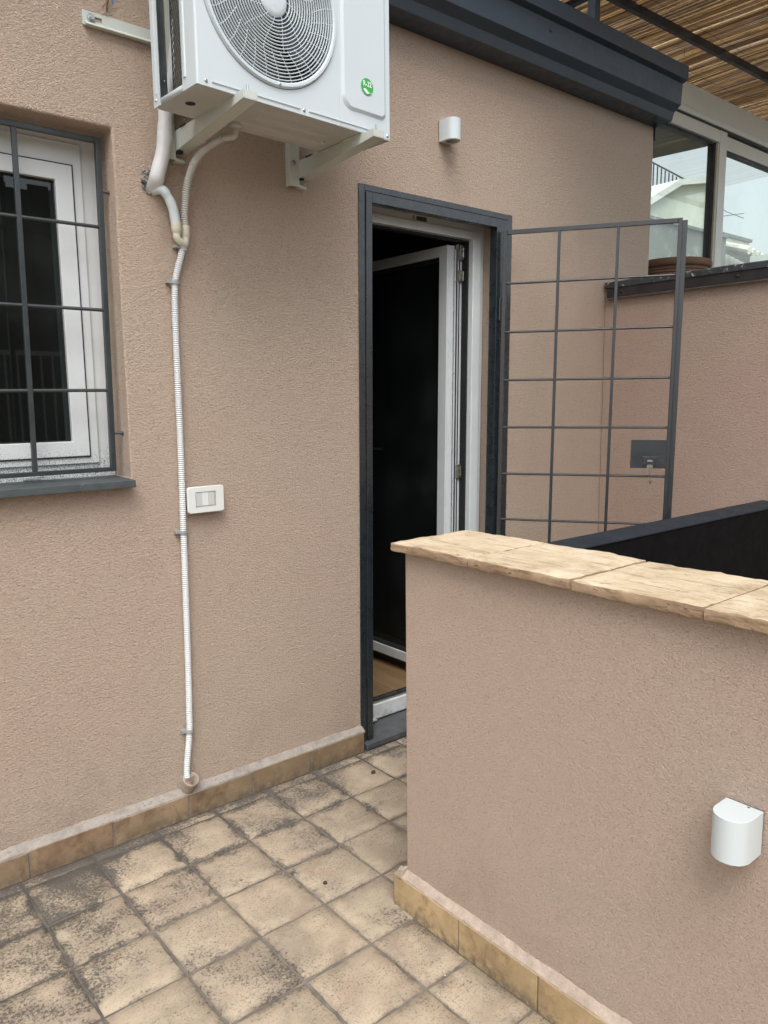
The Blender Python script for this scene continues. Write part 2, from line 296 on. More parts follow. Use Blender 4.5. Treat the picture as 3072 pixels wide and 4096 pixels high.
def far_floor_mat():                        # beyond the individually built tiles the material takes over
    t = NT('floor_far'); p = t.pos()
    b = t.n('ShaderNodeTexBrick'); b.offset = 0.0; t.l(p, b.inputs['Vector']); b.inputs['Scale'].default_value = 1.0
    b.inputs['Brick Width'].default_value = 0.1985; b.inputs['Row Height'].default_value = 0.1985; b.inputs['Mortar Size'].default_value = 0.004
    b.inputs['Color1'].default_value = (0.42, 0.31, 0.19, 1); b.inputs['Color2'].default_value = (0.46, 0.34, 0.22, 1); b.inputs['Mortar'].default_value = (0.15, 0.13, 0.11, 1)
    col = t.mix(t.rng(t.noise(p, 4, 8, 0.7), 0.5, 0.7, 0, 0.5), b.outputs[0], (0.14, 0.12, 0.10))
    return t.fin(col, 0.85, 0.0, t.bump(t.noise(p, 90, 3, 0.6), 0.002), 0.3)
M['far_floor'] = far_floor_mat()
def wood_mat():
    t = NT('oak_plank'); r = t.rnd(); mp = t.pos((30, 2.2, 30))
    ad = t.n('ShaderNodeVectorMath', operation='ADD'); t.l(mp, ad.inputs[0])
    cb = t.n('ShaderNodeCombineXYZ'); t.l(t.math('MULTIPLY', r, 50), cb.inputs[1]); t.l(cb.outputs[0], ad.inputs[1])
    n = t.noise(ad.outputs[0], 1.6, 5, 0.6, 0.8)
    col = t.ramp(n, [(0.3, (0.17, 0.105, 0.052)), (0.7, (0.25, 0.165, 0.09))])
    col = t.mix(t.math('MULTIPLY', r, 0.3), col, (0.14, 0.08, 0.04))
    return t.fin(col, 0.38, 0, t.bump(n, 0.0003), 0.4)
M['wood'] = wood_mat()
def reed_mat():
    t = NT('split_reed'); p = t.pos((1, 1, 1)); cell = t.n('ShaderNodeTexWhiteNoise', noise_dimensions='1D')
    at = t.n('ShaderNodeAttribute', attribute_name='reed'); t.l(at.outputs['Fac'], cell.inputs['W'])
    col = t.ramp(cell.outputs['Value'], [(0.0, (0.26, 0.19, 0.135)), (0.35, (0.42, 0.31, 0.21)), (0.65, (0.58, 0.44, 0.28)), (0.85, (0.72, 0.56, 0.36)), (1.0, (0.98, 0.84, 0.56))])
    ps = t.pos((40, 7, 40)); col = t.mix(t.rng(t.noise(ps, 1.4, 4, 0.6), 0.5, 0.75, 0, 0.6), col, (0.07, 0.045, 0.03))
    t.fin(col, 0.6, 0, t.bump(t.noise(p, 300, 2, 0.5), 0.0006), 0.3)
    tl = t.n('ShaderNodeBsdfTranslucent'); t.l(col, tl.inputs[0]); mx = t.n('ShaderNodeMixShader'); mx.inputs[0].default_value = 0.55
    t.l(t.b.outputs[0], mx.inputs[1]); t.l(tl.outputs[0], mx.inputs[2]); t.l(mx.outputs[0], t.out.inputs[0]); return t.m
M['reed'] = reed_mat()

# ------------------------------------------------------------------ mesh helpers
class MB:
    def __init__(s): s.v = []; s.f = []; s.mi = []
    def add(s, vs, fs, mi=0):
        o = len(s.v); s.v += [tuple(v) for v in vs]; s.f += [tuple(i+o for i in f) for f in fs]; s.mi += [mi]*len(fs)
    def box(s, x0, x1, y0, y1, z0, z1, mi=0):
        s.add([(x0,y0,z0),(x1,y0,z0),(x1,y1,z0),(x0,y1,z0),(x0,y0,z1),(x1,y0,z1),(x1,y1,z1),(x0,y1,z1)],
              [(0,3,2,1),(4,5,6,7),(0,1,5,4),(1,2,6,5),(2,3,7,6),(3,0,4,7)], mi); return s
    def prism(s, prof, axis, a, b, mi=0):   # closed profile (ccw) swept along an axis
        def P(p, t):
            if axis == 'x': return (t, p[0], p[1])
            if axis == 'y': return (p[0], t, p[1])
            return (p[0], p[1], t)
        n = len(prof); vs = [P(p, a) for p in prof]+[P(p, b) for p in prof]
        fs = [(i, (i+1) % n, n+(i+1) % n, n+i) for i in range(n)]+[tuple(range(n))[::-1], tuple(range(n, 2*n))]
        s.add(vs, fs, mi); return s
    def tube(s, pts, rad, seg=10, cap=True, mi=0, radf=None):
        pts = [Vector(p) for p in pts]; n = len(pts); rings = []
        up = None
        for i, p in enumerate(pts):
            d = (pts[min(i+1, n-1)]-pts[max(i-1, 0)]).normalized()
            if up is None:
                up = Vector((0, 0, 1)) if abs(d.z) < 0.9 else Vector((0, 1, 0))
            a = d.cross(up).normalized(); b = a.cross(d).normalized(); up = b
            r = radf(i) if radf else (rad[i] if isinstance(rad, (list, tuple)) else rad)
            rings.append([p+a*math.cos(t*2*PI/seg)*r+b*math.sin(t*2*PI/seg)*r for t in range(seg)])
        vs = [v for ring in rings for v in ring]
        fs = [(i*seg+j, i*seg+(j+1) % seg, (i+1)*seg+(j+1) % seg, (i+1)*seg+j) for i in range(n-1) for j in range(seg)]
        if cap: fs += [tuple(range(seg))[::-1], tuple((n-1)*seg+j for j in range(seg))]
        s.add(vs, fs, mi); return s
    def lathe(s, prof, c, axis='z', seg=24, mi=0, closed=False, a0=0, a1=2*PI):   # prof: (r, h)
        full = abs(a1-a0-2*PI) < 1e-6; m = seg if full else seg+1
        def P(r, h, t):
            x, y = r*math.cos(t), r*math.sin(t)
            if axis == 'z': return (c[0]+x, c[1]+y, c[2]+h)
            if axis == 'y': return (c[0]+x, c[1]+h, c[2]+y)
            return (c[0]+h, c[1]+x, c[2]+y)
        vs = [P(r, h, a0+(a1-a0)*j/seg) for (r, h) in prof for j in range(m)]
        k = len(prof); fs = []
        for i in range(k if closed else k-1):
            i2 = (i+1) % k
            for j in range(seg):
                j2 = (j+1) % m
                fs.append((i*m+j, i*m+j2, i2*m+j2, i2*m+j))
        s.add(vs, fs, mi); return s
    def disc(s, c, r, axis='y', seg=20, mi=0, th=0.0):
        s.lathe([(0.0001, 0), (r, 0), (r, th if th else 0.0005), (0.0001, th if th else 0.0005)], c, axis, seg, mi); return s
    def build(s, name, mat, parent=None, bevel=0.0, smooth=35, xf=None, segs=2):
        me = bpy.data.meshes.new(name); vs = [xf(v) for v in s.v] if xf else s.v
        me.from_pydata(vs, [], s.f); 
        mats = mat if isinstance(mat, (list, tuple)) else [mat]
        for m in mats: me.materials.append(M[m])
        if len(mats) > 1: me.polygons.foreach_set('material_index', s.mi)
        bm = bmesh.new(); bm.from_mesh(me); bmesh.ops.recalc_face_normals(bm, faces=bm.faces); bm.to_mesh(me); bm.free()
        if smooth:
            me.polygons.foreach_set('use_smooth', [True]*len(me.polygons)); me.set_sharp_from_angle(angle=math.radians(smooth))
        o = bpy.data.objects.new(name, me); COL.objects.link(o)
        if bevel:
            b = o.modifiers.new('bevel', 'BEVEL'); b.width = bevel; b.segments = segs; b.limit_method = 'ANGLE'; b.angle_limit = math.radians(35)
            b.harden_normals = True
        if parent is not None: o.parent = parent
        return o

def tag(o, label=None, cat=None, group=None, kind=None):
    if label: o['label'] = label
    if cat: o['category'] = cat
    if group: o['group'] = group
    if kind: o['kind'] = kind
    return o
def empty(name, loc, label=None, cat=None, group=None, rz=0.0, kind=None):
    o = bpy.data.objects.new(name, None); COL.objects.link(o); o.empty_display_size = 0.05
    o.location = loc; o.rotation_euler = (0, 0, rz); return tag(o, label, cat, group, kind)
def keep(o, root):                          # mesh given in world coordinates, parented to an empty elsewhere
    o.parent = root; o.matrix_parent_inverse = (Matrix.Translation(root.location) @ root.rotation_euler.to_matrix().to_4x4()).inverted(); return o
def spline(pts, n):                         # Catmull-Rom through points
    P = [Vector(p) for p in pts]; P = [2*P[0]-P[1]]+P+[2*P[-1]-P[-2]]; out = []
    for i in range(1, len(P)-2):
        for k in range(n):
            t = k/n; a, b, c, d = P[i-1], P[i], P[i+1], P[i+2]
            out.append(0.5*((2*b)+(c-a)*t+(2*a-5*b+4*c-d)*t*t+(3*b-a-3*c+d)*t**3))
    out.append(P[-2]); return out
def resample(pts, step):
    L = [0.0]
    for a, b in zip(pts, pts[1:]): L.append(L[-1]+(b-a).length)
    n = max(2, int(L[-1]/step)); out = []; j = 0
    for i in range(n+1):
        t = L[-1]*i/n
        while j < len(L)-2 and L[j+1] < t: j += 1
        u = (t-L[j])/max(1e-9, L[j+1]-L[j]); out.append(pts[j].lerp(pts[j+1], min(1, u)))
    return out

# ------------------------------------------------------------------ setting: ground, floor
g = MB(); g.add([(-200,-200,-3.6),(200,-200,-3.6),(200,200,-3.6),(-200,200,-3.6)], [(0,1,2,3)]); tag(g.build('ground', 'ground', smooth=0), kind='structure')
floor = MB().box(-3.0, 3.238, -5.2, 0.0, -0.25, -0.0045).build('floor', 'grout', smooth=0); tag(floor, kind='structure')
GX, GY, SP = 0.0905, -0.0687, 0.1985
def tile_mesh(w, d, h, seed, jag=0.0012, nx=6, ny=6, cham=0.0022, mats='floor_tile'):
    R = random.Random(seed); m = MB(); vs = []; 
    ph = [R.uniform(0, 50) for _ in range(6)]
    def edge(u, k): return jag*noise.noise(Vector((u*9+ph[k], seed*3.1, k)))*2
    for j in range(ny+1):
        for i in range(nx+1):
            u, v = i/nx, j/ny; x = (u-.5)*w; y = (v-.5)*d
            x += edge(v, 0)*(1-u)+edge(v, 1)*u; y += edge(u, 2)*(1-v)+edge(u, 3)*v
            z = h+0.0012*noise.noise(Vector((u*3+ph[4], v*3+ph[5], seed)))
            if i in (0, nx) or j in (0, ny): z -= cham*0.9+0.0008*R.random()
            vs.append((x, y, z))
    def ins(k, n): return 0.32*(1 if k == 1 else 0)+(-0.32 if k == n-1 else 0)
    W1 = nx+1
    for j in range(ny+1):                   # pull first inner ring towards the edge so the chamfer is narrow
        for i in range(nx+1):
            x, y, z = vs[j*W1+i]
            if i == 1: x = vs[j*W1][0]+cham
            if i == nx-1: x = vs[j*W1+nx][0]-cham
            if j == 1: y = vs[i][1]+cham
            if j == ny-1: y = vs[ny*W1+i][1]-cham
            vs[j*W1+i] = (x, y, z)
    fs = [(j*W1+i, j*W1+i+1, (j+1)*W1+i+1, (j+1)*W1+i) for j in range(ny) for i in range(nx)]
    rim = [i for i in range(nx+1)]+[j*W1+nx for j in range(1, ny+1)]+[ny*W1+i for i in range(nx-1, -1, -1)]+[j*W1 for j in range(ny-1, 0, -1)]
    base = len(vs); vs += [(vs[i][0], vs[i][1], -0.006) for i in rim]; n = len(rim)
    fs += [(rim[(k+1) % n], rim[k], base+k, base+(k+1) % n) for k in range(n)]
    m.add(vs, fs); me_o = m.build('tile', mats, smooth=50); me = me_o.data; bpy.data.objects.remove(me_o); return me
TV = [tile_mesh(0.1905, 0.1905, 0.0, s, jag=0.0019, nx=8, ny=8, cham=0.0028) for s in range(10)]
STRIP = [tile_mesh(0.192, 0.036, -0.001, 40+s, nx=6, ny=3) for s in range(3)]
def put_tile(me, x, y, z=0.0, rz=0.0, sx=1.0, sy=1.0, parent=floor, name='tile'):
    o = bpy.data.objects.new(name, me); COL.objects.link(o); o.parent = parent; o.location = (x, y, z)
    o.rotation_euler = (random.gauss(0, 0.0035), random.gauss(0, 0.0035), rz+random.gauss(0, 0.006)); o.scale = (sx, sy, 1); return o
count = 0
for j in range(12):
    for i in range(-6, 16):
        xc = GX+SP*(i+.5); yc = GY-SP*(j+.5); x1 = GX+SP*(i+1)
        if i >= 5 and yc < -0.80:           # row cut short against the low wall's skirting
            if i > 5: continue
            put_tile(random.choice(TV), (GX+SP*5+0.003+1.2205)/2, yc, 0, 0, (1.2205-GX-SP*5-0.003)/0.192, 1.0); count += 1; continue
        if i > 8 and j > 2: continue
        put_tile(random.choice(TV), xc+random.uniform(-.0012, .0012), yc+random.uniform(-.0012, .0012), random.uniform(-.0012, .0008), random.choice((0, PI/2, PI, -PI/2))); count += 1
for i in range(-6, 8):
    put_tile(random.choice(STRIP), GX+SP*(i+.5), -0.0475, -0.001, 0)
for i in range(8, 15):
    put_tile(random.choice(STRIP), GX+SP*(i+.5), -0.0475, -0.001, 0)
MB().box(-3.0, -1.105, -5.2, -0.03, -0.2, -0.001).box(-1.101, 1.2205, -5.2, -2.4545, -0.2, -0.001).build('outer_paving', 'far_floor', floor, smooth=0)['kind'] = 'stuff'

# ------------------------------------------------------------------ house: wall, cornice, skirting, window, door
house = empty('house', (0, 0, 0), 'two toned single storey house front with pinkish beige textured render and dark cornice', 'house')
WX0, WX1, WZ0, WZ1 = -0.35, 0.8838, 1.1075, 2.0885      # window opening
DX0, DX1, DZ1 = 1.762, 2.505, 2.062                      # door opening
XL, XR, ZT, TH = -3.0, 3.606, 2.86, 0.30
def wall_mesh():
    xs = [XL, WX0, WX1, DX0, DX1, XR]; zs = [-0.2, 0.0, WZ0, DZ1, WZ1, ZT]
    m = MB(); keyv = {}
    def solid(i, k):
        cx, cz = (xs[i]+xs[i+1])/2, (zs[k]+zs[k+1])/2
        if WX0 < cx < WX1 and WZ0 < cz < WZ1: return False
        if DX0 < cx < DX1 and 0.0 < cz < DZ1: return False
        return True
    def V(i, s, k): return (xs[i], s*TH, zs[k])
    nx, nz = 5, 5
    for i in range(nx):
        for k in range(nz):
            if not solid(i, k): continue
            m.add([V(i,0,k), V(i+1,0,k), V(i+1,0,k+1), V(i,0,k+1)], [(0,1,2,3)])
            m.add([V(i,1,k), V(i+1,1,k), V(i+1,1,k+1), V(i,1,k+1)], [(3,2,1,0)])
            for di, dk, a, b in ((-1,0,(i,k),(i,k+1)), (1,0,(i+1,k),(i+1,k+1)), (0,-1,(i,k),(i+1,k)), (0,1,(i,k+1),(i+1,k+1))):
                ii, kk = i+di, k+dk
                if 0 <= ii < nx and 0 <= kk < nz and solid(ii, kk): continue
                m.add([V(a[0],0,a[1]), V(b[0],0,b[1]), V(b[0],1,b[1]), V(a[0],1,a[1])], [(0,1,2,3)])
    return m
wm = wall_mesh()
# weld, then soften arrises
o = wm.build('wall', 'stucco', house, smooth=0)
bm = bmesh.new(); bm.from_mesh(o.data); bmesh.ops.remove_doubles(bm, verts=bm.verts, dist=1e-5); bmesh.ops.recalc_face_normals(bm, faces=bm.faces)
bmesh.ops.dissolve_limit(bm, angle_limit=0.01, verts=bm.verts, edges=bm.edges)
bm.to_mesh(o.data); bm.free()
bv = o.modifiers.new('bevel', 'BEVEL'); bv.width = 0.006; bv.segments = 3; bv.limit_method = 'ANGLE'
# cornice of folded sheet along the wall head
prof = [(-0.001, 2.6396), (-0.0904, 2.6470), (-0.1018, 2.6840), (-0.1350, 2.7085), (-0.1400, 2.8010), (-0.1680, 2.8095), (-0.1680, 2.8690), (-0.150, 2.876), (-0.001, 2.876)]
cor = MB().prism(prof, 'x', XL, 3.612).build('cornice', 'fascia', house, bevel=0.002)
tag(cor, 'dark slate painted stepped cornice of folded sheet metal')
MB().lathe([(0.0001, -0.008), (0.006, -0.007), (0.009, 0)], (2.62, -0.1385, 2.768), 'y', 12).build('rivet', 'fascia', cor)
MB().prism([(3.602, -0.010), (3.614, -0.011), (3.615, 0.0), (3.612, 0.02), (3.608, 0.03), (3.602, 0.03)], 'z', 2.580, 2.645).build('sheet_end', 'fascia', house)
MB().box(XL, XR, 0.0, 3.6, ZT+0.002, 2.90).build('roof', 'bitumen', house, smooth=0)
# skirting of the main wall
for k, (xa, xb) in enumerate([(x, x+0.2375) for x in [-0.955, -0.7145, -0.4737, -0.2335, 0.0375, 0.2782]] + [(0.5185, 0.756), (0.7585, 1.001), (1.0052, 1.239), (1.243, 1.478), (1.4825, 1.728)] + [(2.575+0.24*i, 2.575+0.24*i+0.2375) for i in range(3)]):
    xb = min(xb, 3.236); zt = 0.0755+0.002*math.sin(k*2.3)
    MB().box(xa+.0015, xb-.0025, -0.025-0.0012*(k % 2), -0.006, -0.004, zt).build('skirting_tile', 'skirt_tile', house, bevel=0.0018)
MB().box(XL, 1.727, -0.0225, 0.0, -0.006, 0.073).box(2.575, 3.236, -0.0225, 0.0, -0.006, 0.073).build('skirting_bed', 'mortar_dark', house, smooth=0)
def fillet(a, b, f, n, seed, name, mat, parent, zt, zh, d0):
    m = MB(); vs = []
    for i in range(n+1):
        t = a+(b-a)*i/n; w = 0.0035*noise.noise(Vector((t*14, seed, 0)))+0.002*noise.noise(Vector((t*50, seed, 3))); q = 0.004*noise.noise(Vector((t*11, seed, 9)))+0.002*noise.noise(Vector((t*60, seed, 5)))
        vs += [f(t, -d0, zt-0.003), f(t, -d0+0.001, zt+0.0025+w*0.3), f(t, -d0*0.5, zt+(zh-zt)*0.5+w*0.6), f(t, -0.0005, zh+q), f(t, 0.004, zh+q-0.002), f(t, 0.004, zt-0.006)]
    fs = [(i*6+j, i*6+(j+1) % 6, (i+1)*6+(j+1) % 6, (i+1)*6+j) for i in range(n) for j in range(6)]+[tuple(range(6)), tuple(n*6+j for j in range(6))[::-1]]
    m.add(vs, fs); return m.build(name, mat, parent, smooth=40)
fillet(XL, 1.731, lambda t, y, z: (t, y, z), 420, 1.0, 'mortar_fillet', 'mortar', house, 0.077, 0.0965, 0.0245)
fillet(2.575, 3.236, lambda t, y, z: (t, y, z), 70, 2.0, 'mortar_fillet', 'mortar', house, 0.077, 0.0965, 0.0245)

# ---- window (mostly outside the frame at left)
win = empty('window', (0.3, 0.11, 1.11)); win.parent = house
def wpart(m, name, mat, par=win, **k): o = m.build(name, mat, None, **k); return keep2(o, par)
def keep2(o, par):
    o.parent = par; M0 = Matrix.Identity(4); p = par
    while p is not None:
        M0 = Matrix.Translation(p.location) @ p.rotation_euler.to_matrix().to_4x4() @ M0 if p.parent is None else M0
        if p.parent is not None:
            M0 = (p.matrix_parent_inverse @ Matrix.Translation(p.location) @ p.rotation_euler.to_matrix().to_4x4()) @ M0
        p = p.parent
    o.matrix_parent_inverse = M0.inverted(); return o
def ring(m, x0, x1, z0, z1, w, y0, y1, wb=None, wt=None, mi=0):   # four mitred frame members, axis XZ
    wb = w if wb is None else wb; wt = w if wt is None else wt
    O = [(x0, z0), (x1, z0), (x1, z1), (x0, z1)]; I = [(x0+w, z0+wb), (x1-w, z0+wb), (x1-w, z1-wt), (x0+w, z1-wt)]
    vs = [(p[0], y0, p[1]) for p in O+I]+[(p[0], y1, p[1]) for p in O+I]
    fs = []
    for k in range(4):
        l = (k+1) % 4
        fs += [(k, l, 4+l, 4+k), (8+k, 12+k, 12+l, 8+l), (k, 8+k, 8+l, l), (4+k, 4+l, 12+l, 12+k)]
    m.add(vs, fs, mi); return m
fr = MB(); ring(fr, WX0+.002, WX1-.002, WZ0+.002, WZ1-.002, 0.052, 0.118, 0.185, 0.045, 0.026); wpart(fr, 'frame', 'pvc', bevel=0.002)
fr = MB(); ring(fr, WX0+.051, WX1-.051, WZ0+.046, WZ1-.027, 0.040, 0.110, 0.175, 0.034, 0.064); wpart(fr, 'frame_lip', 'pvc', bevel=0.0035)
for (a, b) in ((0.2705, 0.8035), (-0.261, 0.2665)):
    sa = MB(); ring(sa, a, b, 1.176, 1.998, 0.049, 0.103, 0.170, 0.045, 0.045); s = wpart(sa, 'sash', 'pvc', bevel=0.003)
    pn = MB().box(a+.047, b-.047, 0.124, 0.128, 1.219, 1.955).build('pane', 'glass', None, smooth=0); keep2(pn, win)
    gk = MB(); ring(gk, a+.0485, b-.0485, 1.2205, 1.9535, 0.004, 0.116, 0.1235); keep2(gk.build('gasket', 'gasket', None, smooth=0), win)
    gp_ = MB(); ring(gp_, a-.003, b+.003, 1.173, 2.001, 0.004, 0.106, 0.13); keep2(gp_.build('seal', 'gasket', None, smooth=0), win)
sl = MB().prism([(-0.043, 1.0875), (0.12, 1.0875), (0.12, 1.1125), (-0.043, 1.1085)], 'x', WX0-0.01, 0.8795).build('sill', 'slate', None, bevel=0.0015); keep2(sl, win)
MB_ = MB().box(0.612, 0.655, 0.098, 0.112, 1.118, 1.1255); wpart(MB_, 'drain_cap', 'pvc', bevel=0.001)

# ---- door
def lean(v): return (v[0]-0.0125*(2.03-v[2]), v[1], v[2])
door = empty('door', (2.1, 0.1, 0.0)); door.parent = house
def dpart(m, name, mat, par=door, leanit=True, **k):
    o = m.build(name, mat, None, xf=lean if leanit else None, **k); return keep2(o, par)
fr = MB(); ring(fr, 1.766, 2.503, 0.040, 2.060, 0.022, 0.100, 0.165, 0.006, 0.040); dpart(fr, 'frame', 'pvc', bevel=0.002)
fr = MB(); ring(fr, 1.787, 2.482, 0.045, 2.021, 0.049, 0.092, 0.160, 0.064, 0.034); dpart(fr, 'frame_lip', 'pvc', bevel=0.004)
fr = MB(); ring(fr, 1.836, 2.433, 0.108, 1.9875, 0.008, 0.118, 0.150, 0.006, 0.008); dpart(fr, 'seal', 'gasket', smooth=0)
MB1 = MB().box(1.84, 2.43, 0.100, 0.104, 0.111, 0.118).box(1.84, 2.43, 0.126, 0.130, 0.111, 0.120); dpart(MB1, 'threshold_rail', 'steel', smooth=0)
MB1 = MB().box(1.862, 1.90, 0.078, 0.093, 0.046, 0.052); dpart(MB1, 'drain_cap', 'pvc', bevel=0.001)
sl = MB().prism([(-0.030, 0.0), (0.12, 0.0), (0.12, 0.040), (-0.030, 0.022)], 'x', 1.736, 2.56).build('doorstep', 'door_slab', None, bevel=0.002); keep2(sl, door)
# inward-opened leaf, standing square to the wall
SX0, SX1, SY0, SY1, SZ0, SZ1 = 2.340, 2.408, 0.152, 0.800, 0.104, 1.9665
def ringx(m, y0, y1, z0, z1, w, x0, x1, wb=None, wt=None):
    wb = w if wb is None else wb; wt = w if wt is None else wt
    O = [(y0, z0), (y1, z0), (y1, z1), (y0, z1)]; I = [(y0+w, z0+wb), (y1-w, z0+wb), (y1-w, z1-wt), (y0+w, z1-wt)]
    vs = [(x0, p[0], p[1]) for p in O+I]+[(x1, p[0], p[1]) for p in O+I]; fs = []
    for k in range(4):
        l = (k+1) % 4
        fs += [(k, 4+k, 4+l, l), (8+k, 8+l, 12+l, 12+k), (k, l, 8+l, 8+k), (4+k, 12+k, 12+l, 4+l)]
    m.add(vs, fs); return m
m = MB(); ringx(m, SY0, SY1, SZ0, SZ1, 0.050, SX0, SX0+0.044, 0.046, 0.044); sash = dpart(m, 'sash', 'pvc', bevel=0.003)
m = MB(); ringx(m, SY0+0.004, SY1-0.004, SZ0+0.006, SZ1-0.012, 0.04, SX0+0.044, SX1-0.010, 0.04, 0.04); dpart(m, 'sash_rebate', 'pvc', bevel=0.002)
m = MB(); ringx(m, SY0+.0495, SY1-.0495, SZ0+.0455, SZ1-.0435, 0.005, SX0+0.006, SX0+0.012); dpart(m, 'gasket', 'gasket', smooth=0)
m = MB().box(SX0+0.012, SX0+0.016, SY0+.045, SY1-.045, SZ0+.042, SZ1-.04); dpart(m, 'pane', 'glass', smooth=0)
for (xa, xb, ya) in ((SX0+0.003, SX0+0.006, SY0-0.0025), (SX0+0.012, SX0+0.015, SY0-0.003), (SX0+0.022, SX0+0.0255, SY0-0.0025)):
    m = MB().box(xa, xb, ya, SY0+0.001, SZ0+0.004, SZ1-0.004); dpart(m, 'edge_rib', 'pvc', bevel=0.0008)
m = MB().box(SX0+0.0375, SX0+0.0415, SY0-0.002, SY0+0.002, SZ0+0.004, SZ1-0.012); dpart(m, 'lock_rail', 'rust', smooth=0)
m = MB().box(SX0+0.0582, SX0+0.0615, SY0+0.001, SY0+0.010, SZ0+.004, SZ1-.012); dpart(m, 'gasket', 'gasket', smooth=0)
for zz in (1.82, 1.70, 1.52, 1.44, 1.12, 0.98, 0.93, 0.86):
    m = MB().lathe([(0.0001, -0.006), (0.003, -0.005), (0.003, 0.0)], (SX0+0.0395, SY0-0.002, zz), 'y', 8); dpart(m, 'roller_cam', 'steel')
# frame-side profiles and hinges between leaf and jamb
for xa, xw in ((2.4045, 0.0035), (2.4135, 0.0075), (2.4225, 0.0045)):
    m = MB().box(xa, xa+xw, 0.152, 0.168, 0.12, 1.975); dpart(m, 'jamb_rib', 'pvc', smooth=0)
m = MB().box(2.4085, 2.4132, 0.150, 0.156, 0.12, 1.975); dpart(m, 'gasket', 'gasket', smooth=0)
for zz, hh in ((1.845, 0.022), (1.02, 0.03), (1.94, 0.03)):
    m = MB().box(2.404, 2.424, 0.140, 0.152, zz-hh, zz+hh).lathe([(0.0001, 0.02), (0.004, 0.02), (0.004, -0.02), (0.0001, -0.02)], (2.420, 0.138, zz), 'z', 8).lathe([(0.0001, -0.004), (0.0035, -0.003), (0.0035, 0)], (2.410, 0.139, zz+0.012), 'y', 8).lathe([(0.0001, -0.004), (0.0035, -0.003), (0.0035, 0)], (2.410, 0.139, zz-0.012), 'y', 8)
    dpart(m, 'hinge', 'rust', bevel=0.001)
# printed bar code on the head of the frame
R = random.Random(3); m = MB(); xx = 2.118
m.box(2.102, 2.106, 0.0985, 0.0995, 2.026, 2.041); 
while xx < 2.172:
    w = R.choice((0.0008, 0.0008, 0.0014, 0.002)); m.box(xx, xx+w, 0.0985, 0.0995, 2.0245, 2.0405); xx += w+R.choice((0.001, 0.0014, 0.002))
dpart(m, 'bar_code', 'gasket', smooth=0)

# ---- dim room behind
room = MB(); 
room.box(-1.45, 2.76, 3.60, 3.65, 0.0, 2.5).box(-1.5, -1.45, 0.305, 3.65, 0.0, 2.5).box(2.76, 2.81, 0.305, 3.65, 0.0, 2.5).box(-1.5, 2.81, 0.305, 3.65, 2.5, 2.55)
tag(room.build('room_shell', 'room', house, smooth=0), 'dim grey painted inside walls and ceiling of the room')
wf = MB().box(-1.5, 2.81, 0.166, 3.65, 0.0, 0.035).build('wood_floor', 'grout', smooth=0); tag(wf, kind='structure')
pl0 = MB().box(-0.0688, 0.0688, -0.60, 0.60, 0.0, 0.012).build('plank', 'wood', wf, bevel=0.0012)
pl0.location = (2.071+0.0, 0.168+0.6, 0.036); first = True
for i in range(-12, 5):
    for j in range(3):
        if i == 0 and j == 0: continue
        o = pl0.copy(); COL.objects.link(o); o.parent = wf; L0 = 0.168+0.6+(i % 3)*0.0
        o.location = (2.071+0.1390*i, L0+1.203*j, 0.036)
        if o.location.x > 2.72 or o.location.y+0.6 > 3.9: bpy.data.objects.remove(o)
ward = empty('wardrobe', (2.68, 1.4, 0.04), 'dark lacquered wardrobe with a pale bar handle seen through the open door', 'wardrobe')
for (ya, yb) in ((0.42, 0.886), (0.889, 1.35), (1.353, 1.82)):
    keep(MB().box(2.62, 2.64, ya, yb, 0.115, 2.32).build('wardrobe_door', 'coat_dark', bevel=0.002), ward)
keep(MB().box(2.641, 2.755, 0.42, 1.82, 0.05, 2.32).build('carcass', 'coat_dark', smooth=0), ward)
keep(MB().box(2.595, 2.603, 0.905, 1.04, 1.068, 1.081).box(2.603, 2.62, 0.915, 0.92, 1.071, 1.078).box(2.603, 2.62, 1.025, 1.03, 1.071, 1.078).build('handle', 'handle', bevel=0.001), ward)

# ------------------------------------------------------------------ security gate (door frame of painted steel and open leaf)
gate = empty('security_gate', (2.1, -0.02, 0), 'dark grey steel security gate swung outward from its frame around the door', 'security gate')
def jamb(x0, x1, y0, y1, z0, z1, name='frame_member', extra=None):
    keep(MB().box(x0, x1, y0, y1, z0, z1).build(name, 'anthracite', bevel=0.0012, xf=lean), gate)
jamb(1.7510, 1.7775, -0.005, -0.001, 0.024, 2.0835); jamb(1.7812, 1.8085, -0.009, 0.030, 0.030, 2.0585)
jamb(2.5345, 2.5610, -0.005, -0.001, 0.024, 2.0835); jamb(2.4660, 2.5308, -0.009, 0.030, 0.030, 2.0585)
jamb(1.7780, 2.5340, -0.005, -0.001, 2.0622, 2.0835); jamb(1.8090, 2.4655, -0.009, 0.030, 2.0245, 2.0585)
jamb(1.7776, 1.7811, -0.0035, -0.0005, 0.03, 2.0621, 'frame_web'); jamb(2.5309, 2.5344, -0.0035, -0.0005, 0.03, 2.0621, 'frame_web'); jamb(1.7812, 2.5308, -0.0035, -0.0005, 2.0586, 2.0621, 'frame_web')
GA = math.radians(-56.5); HX, HY = 2.4880, -0.0230
def gx(v):                                  # local (along, through, up) to world, with the slight lean of the frame
    s = v[0]-0.008*(2.01-v[2]); return (HX-0.006*(2.01-v[2])+s*math.cos(GA)-v[1]*math.sin(GA), HY+s*math.sin(GA)+v[1]*math.cos(GA), v[2])
def gpart(m, name, mat='iron', **k): return keep(m.build(name, mat, xf=gx, **k), gate)
gpart(MB().box(0.0, 0.0155, -0.008, 0.010, 0.035, 2.0117), 'stile', bevel=0.001)
gpart(MB().box(0.6715, 0.6855, -0.008, 0.010, 0.035, 2.0117), 'stile', bevel=0.001)
gpart(MB().box(0.6865, 0.7050, 0.0085, 0.0125, 0.035, 2.0055), 'rebate_strip', bevel=0.0006)
